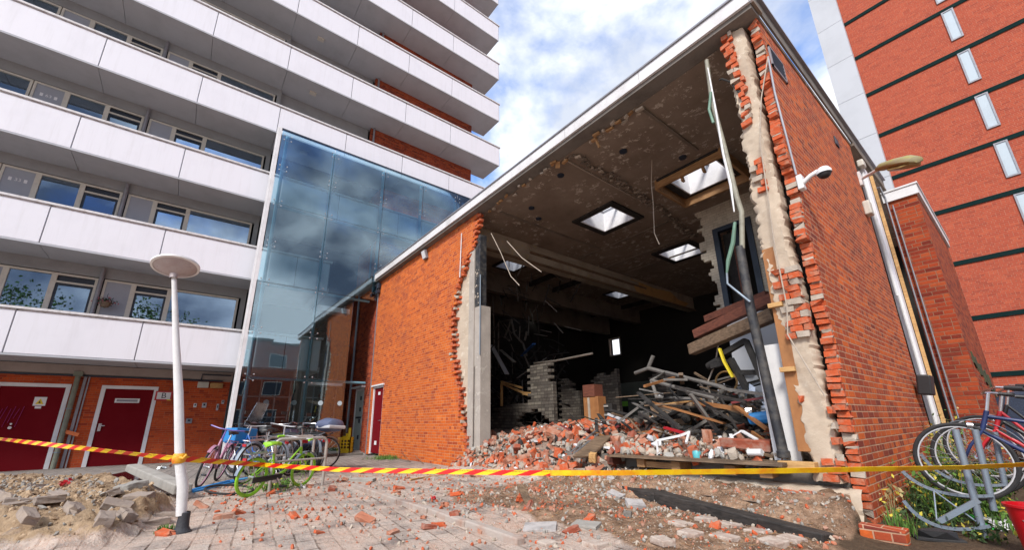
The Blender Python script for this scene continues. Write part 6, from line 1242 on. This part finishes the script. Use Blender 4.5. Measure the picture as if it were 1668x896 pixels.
for k in range(260):
    x = g_.uniform(-12.6, -9.0); y = g_.uniform(8.3, 9.6); z = .5+2.6*g_.random(); d_ = Vector((g_.normal(0, 1), g_.normal(0, .4), g_.normal(0, .7))).normalized()*g_.uniform(.15, .6)
    c = Vector((x, y, z)); mb.bar(c-d_, c+d_, g_.uniform(.012, .08), g_.uniform(.008, .04), int(g_.choice([0, 0, 0, 0, 1, 4])))
for k in range(90):
    x = g_.uniform(-12.8, -8.4); y = g_.uniform(7.0, 9.5); z = g_.uniform(3.2, 5.8); d_ = Vector((g_.normal(0, .6), g_.normal(0, .3), g_.normal(0, 1))).normalized()*g_.uniform(.1, .5); c = Vector((x, y, z)); mb.bar(c-d_, c+d_, g_.uniform(.01, .05), g_.uniform(.008, .03), int(g_.choice([0, 0, 4])))
for k in range(60): mb.rock((g_.uniform(-5.2, -2), g_.uniform(6.2, 8.2), g_.uniform(.6, 1.1)), (g_.uniform(.1, .35), g_.uniform(.1, .3), g_.uniform(.05, .2)), g_, int(g_.choice([0, 0, 4])))
o = mb.build('burnt_debris', ['char', 'wood_char', 'wood_dark', 'ply', 'ash_metal', 'white_trim', 'oxblood']); tag(o, 'tangle of charred sticks and metal filling the back of the hall', 'debris', kind='stuff')
sticks('loose_flex', 'pale flexible hose curling up between the burnt chair and the fallen beams', 'hose', [[(1162, 660, 6.4), (1152, 625, 6.4), (1166, 590, 6.3), (1170, 560, 6.3)]], .012, 'mortar')
c = at(1240, 665, 1, 5.9); mb = MB()
for i in range(7):
    for j in range(6): mb.v.append(tuple(c+Vector(((i-3)*.07, (j-3)*.05+g_.uniform(-.02, .02), .10*sin(i*1.3)+(j-2)*.07+g_.uniform(-.03, .03)))))
for i in range(6):
    for j in range(5): mb.f.append([i*6+j, i*6+j+1, (i+1)*6+j+1, (i+1)*6+j]); mb.m.append(0)
single('plastic_sheet', mb, 'plastic', 'crumpled clear plastic sheet beside the blue case', 'sheet', smooth=False)
# litter
def litter(label, px, py, mat, s=.09, name='litter', cat='litter', n=10):
    c = G0(px, py); mb = MB(); r = np.random.default_rng(int(px*7+py))
    for i in range(n): mb.rock(c+Vector((r.normal(0, s*.45), r.normal(0, s*.35), .015+abs(r.normal(0, s*.2)))), (s*.8, s*.55, .008), r, 0)
    return single(name, mb, mat, label, cat)
litter('crumpled yellow plastic strip on the sand heap at the left', 42, 862, 'yellow', .13); litter('torn yellow plastic scrap right above the yellow strip', 52, 850, 'yellow', .06)
litter('small white paper scrap on the sand beside the yellow plastic', 22, 843, 'white', .06, n=4); litter('clear crushed bottle by the wet patch behind the sand', 140, 783, 'plastic', .16)
litter('white plastic scrap near the kerb stone end', 265, 765, 'plastic', .14); litter('crushed white cup at the foot of the hoop rack', 492, 796, 'white', .07); litter('clear plastic bag caught under the green bicycle', 463, 790, 'plastic', .1)
litter('red crushed can on the raised paving beside the kerb', 706, 815, 'red', .05); litter('white shard lying in the dirt below the tilted slab', 805, 862, 'white', .05, n=3); litter('white shard before the black timber end', 1190, 858, 'white', .03, n=3); litter('white paper scrap beside the dark pavers on the dirt', 1250, 866, 'white', .03, n=3)
litter('red and white scrap behind the sand heap', 108, 793, 'red', .10)
c = G0(265, 823); single('pipe_stub', MB().tube([c+Vector((-.12, -.05, .05)), c+Vector((.1, .02, .1))], .04, 12, cap=False), 'conc_dark', 'short clay pipe stub sticking out under the kerb stone', 'pipe', smooth=True)
c = G0(8, 855); single('buried_pipe', MB().tube([c+Vector((-.5, -.25, .06)), c+Vector((.16, .1, .05))], .055, 14), plain('olive_pipe', (.22, .22, .14), .5, dirt=.6), 'olive pipe lying in the sand heap at the left edge', 'pipe', smooth=True)
mb = MB().sheet([(0, 0, 0)]*3) if 0 else None
p = G0(190, 780); mb = MB(); n = 28; mb.v = [(p.x+(1.5+.5*sin(3*t_))*cos(t_)*.9, p.y+(.5+.12*sin(5*t_))*sin(t_), float(gz(p.x, p.y))+.012) for t_ in np.linspace(0, 2*pi, n, endpoint=False)]; mb.f = [list(range(n))]; mb.m = [0]
m_, nt_, b_ = newmat('wet_stain'); b_.inputs['Base Color'].default_value = (.035, .010, .010, 1); b_.inputs['Roughness'].default_value = .12
o = mb.build('puddle', m_); tag(o, kind='structure')
ORD = 'leftmost|second|third|fourth|fifth|sixth|seventh|eighth|ninth|tenth|eleventh|twelfth|thirteenth|fourteenth|fifteenth|sixteenth|seventeenth|eighteenth|nineteenth|twentieth|twenty-first|twenty-second'.split('|')
def scr(o):
    bb = [Vector(c) for c in o.bound_box]; c = sum(bb, Vector())/8; c = Euler(o.rotation_euler).to_matrix() @ Vector((c.x*o.scale.x, c.y*o.scale.y, c.z*o.scale.z))+o.location; d = M.transposed() @ (c-EYE); return PX+FPX*d.x/-d.z, PY-FPX*d.y/-d.z
def order(objs, fmt, rows):
    objs = sorted(objs, key=lambda o: scr(o)[1]); n = len(objs); per = -(-n//len(rows))
    for r, nm in enumerate(rows):
        for i, o in enumerate(sorted(objs[r*per:(r+1)*per], key=lambda o: scr(o)[0])): o['label'] = fmt.format(('leftmost' if i == 0 else ORD[i]+' from the left')+nm)
gr = lambda g: [o for o in bpy.data.objects if o.get('group') == g]
order(gr('loose pavers in the sand heap'), 'grey-brown paver in the sand heap, {}', [' in the far row', ' in the middle row', ' in the near row'])
order(gr('bricks on top of the rubble heap'), 'brick on top of the rubble heap, {}', [' in the far row', ' in the middle row', ' in the near row'])
order(gr('pale pavers at the bottom'), 'pale scraped paver in the dirt, {}', [' in the far row', ' in the near row'])
order(gr('charred boards in the tangle'), 'charred board left of the black pipe, {}', [' of the upper ones', ' of the lower ones'])
order(gr('burnt lumps in the tangle'), 'burnt black lump left of the black pipe, {}', [''])
for k, z_ in (('near the lamp post', 0), ('on the dusty paving', 1), ('before the opening', 2)):
    order([o for o in gr('loose bricks on the ground') if ('lamp post' in o['label'], 'dusty paving' in o['label'], 'on the dirt' in o['label'])[z_]], 'broken brick '+k+', {}', [' in the far row', ' in the near row'])
# ------------------------------------------------------------------ green things
def blades(mb, c, n, h, spread, mi=0, wid=.012, leaf=0):
    for _ in range(n):
        a = g_.uniform(0, 2*pi); q = Vector(c)+Vector((g_.normal(0, spread), g_.normal(0, spread), 0)); q.z = float(gz(q.x, q.y)) if c[2] is None else c[2]
        hh = h*g_.uniform(.4, 1.1); ln_ = g_.uniform(.1, .6)*hh; d = Vector((cos(a), sin(a), 0)); s_ = Vector((-sin(a), cos(a), 0))*wid; m1 = q+d*ln_*.4+Vector((0, 0, hh*.6)); tp = q+d*ln_+Vector((0, 0, hh))
        mb.add([q-s_, q+s_, m1+s_*.8, m1-s_*.8, tp], [(0, 1, 2, 3), (3, 2, 4)], mi)
        if leaf:
            for _k in range(leaf):
                f = g_.uniform(.3, 1); c2 = q.lerp(tp, f)+Vector(g_.normal(0, .03, 3)); e1 = Vector(g_.normal(0, 1, 3)).normalized()*g_.uniform(.012, .035); e2 = e1.cross(Vector(g_.normal(0, 1, 3))).normalized()*e1.length*.45
                mb.add([c2-e1, c2+e2, c2+e1, c2-e2], [(0, 1, 2, 3)], int(mi if g_.random() < .86 else 2))
GRM = [plain('leaf_green', (.09, .19, .025), .7), plain('leaf_dark', (.045, .085, .025), .7), plain('yellow_flower', (.60, .50, .06), .7), plain('dry_straw', (.42, .34, .16), .8)]
mb = MB()
for _ in range(46):
    y = g_.uniform(5.8, 9.2); x = g_.uniform(-1.14, -.5); blades(mb, Vector((x, y, float(gz(x, y)))), 9, .42+.03*(y-5), .07, int(g_.integers(2)), .006, 6)
for _ in range(22):
    y = g_.uniform(5.0, 6.6); x = g_.uniform(-1.12, -.2); blades(mb, Vector((x, y, float(gz(x, y)))), 7, .14, .08, int(g_.integers(2)), .006, 5)
for _ in range(10):
    y = g_.uniform(8.0, 9.4); blades(mb, Vector((-1.05, y, 0)), 9, 1.0, .07, 3 if g_.random() < .5 else 0, .006, 12)
o = mb.build('weeds', GRM); tag(o, 'tangle of flowering weeds along the foot of the red wall', 'weeds', kind='stuff')
def plant(label, c, n, h, sp_, mi, leaf=0, wid=.008, name='weed_tuft', cat='plant'):
    mb = MB(); blades(mb, Vector(c), n, h, sp_, mi, wid, leaf); v = single(name, mb, GRM, label, cat); return v
plant('leafy bright green weed beside the slanting rack post', G0(1618, 852), 40, .42, .05, 0, 8); plant('dry straw-coloured weed at the near corner of the red wall', G0(1438, 845)+Vector((.02, 0, 0)), 40, .34, .03, 3, 3, .004)
plant('grass tuft drooping over the mortared brick lump', G0(1468, 872), 50, .22, .05, 0, 0, .005, 'grass_tuft')
plant('small bright grass tuft at the foot of the lamp post', G0(268, 868), 160, .07, .035, 0, 0, .004, 'grass_tuft'); plant('low grass tuft at the foot of the orange wall by the narrow door', G0(630, 748), 400, .12, .22, 0, 0, .006, 'grass_tuft')
plant('low weeds growing under the green bicycle', G0(450, 797), 120, .12, .16, 0, 3, .005)
single('hanging_vine', MB().tube([(-.2, 9.8, 3), (-.2, 9.8, 3.1)], .01), 'char', 'x', 'x') if 0 else None
# trees across the street, mirrored in the windows and the glass screen
def tree(label, x, y, h, r, seed):
    r_ = np.random.default_rng(seed); t = Thing('street_tree', label, 'tree', (x, y, 0), group='trees across the street')
    mb = MB().tube([(x, y, -.1), (x+.1, y, h*.3), (x, y+.15, h*.6)], [.22, .17, .08], 10); tips = []
    for k in range(14):
        a = k*2.4; z = h*(.3+.04*k); e = Vector((x+cos(a)*r*.7, y+sin(a)*r*.7, z+h*.25)); mb.tube([(x, y, z*.9), ((x+e.x)/2, (y+e.y)/2, z+.4), tuple(e)], [.07, .04, .015], 6); tips.append(e)
    t.part('trunk', mb, 'wood_dark', smooth=True); mb = MB()
    for e in tips:
        for _ in range(150):
            c = e+Vector(r_.normal(0, r*.2, 3)); s = r_.uniform(.08, .18); u = Vector(r_.normal(0, 1, 3)).normalized()*s; v = u.cross(Vector(r_.normal(0, 1, 3))).normalized()*s*.6; mb.add([c-u, c+v, c+u, c-v], [(0, 1, 2, 3)], int(r_.integers(2)))
    t.part('crown', mb, [GRM[0], GRM[1]])
tree('broad leafy tree across the street, middle of the three mirrored in the windows', 15, -3, 10, 3.2, 1); tree('leafy tree across the street, farthest left of the three mirrored in the windows', 17, -12, 11, 3, 2); tree('leafy tree across the street opposite the glass screen', 24, 14, 9.5, 3, 3)
t = Thing('street_building', 'long dark brick building across the street, mirrored low in the glass screen', 'building', (31, 8, 0))
t.part('wall', MB().box((31, -14, -.1), (40, 34, 11)), 'brick_block'); t.part('roof', MB().box((30.7, -14.3, 11.002), (40.3, 34.3, 11.3)), 'conc_dark')
for k in range(3):
    for j in range(12):
        y0 = -12+j*3.9; z0 = 1.2+k*3.4; f = t.part('window', MB().box((30.93, y0, z0), (30.998, y0+2.0, z0+.08)).box((30.93, y0, z0+1.6), (30.998, y0+2.0, z0+1.68)).box((30.93, y0, z0+.081), (30.998, y0+.08, z0+1.599)).box((30.93, y0+1.92, z0+.081), (30.998, y0+2.0, z0+1.599)), 'cream'); t.part('pane', MB().box((30.96, y0+.081, z0+.081), (30.985, y0+1.919, z0+1.599)), 'dark_frame', f)
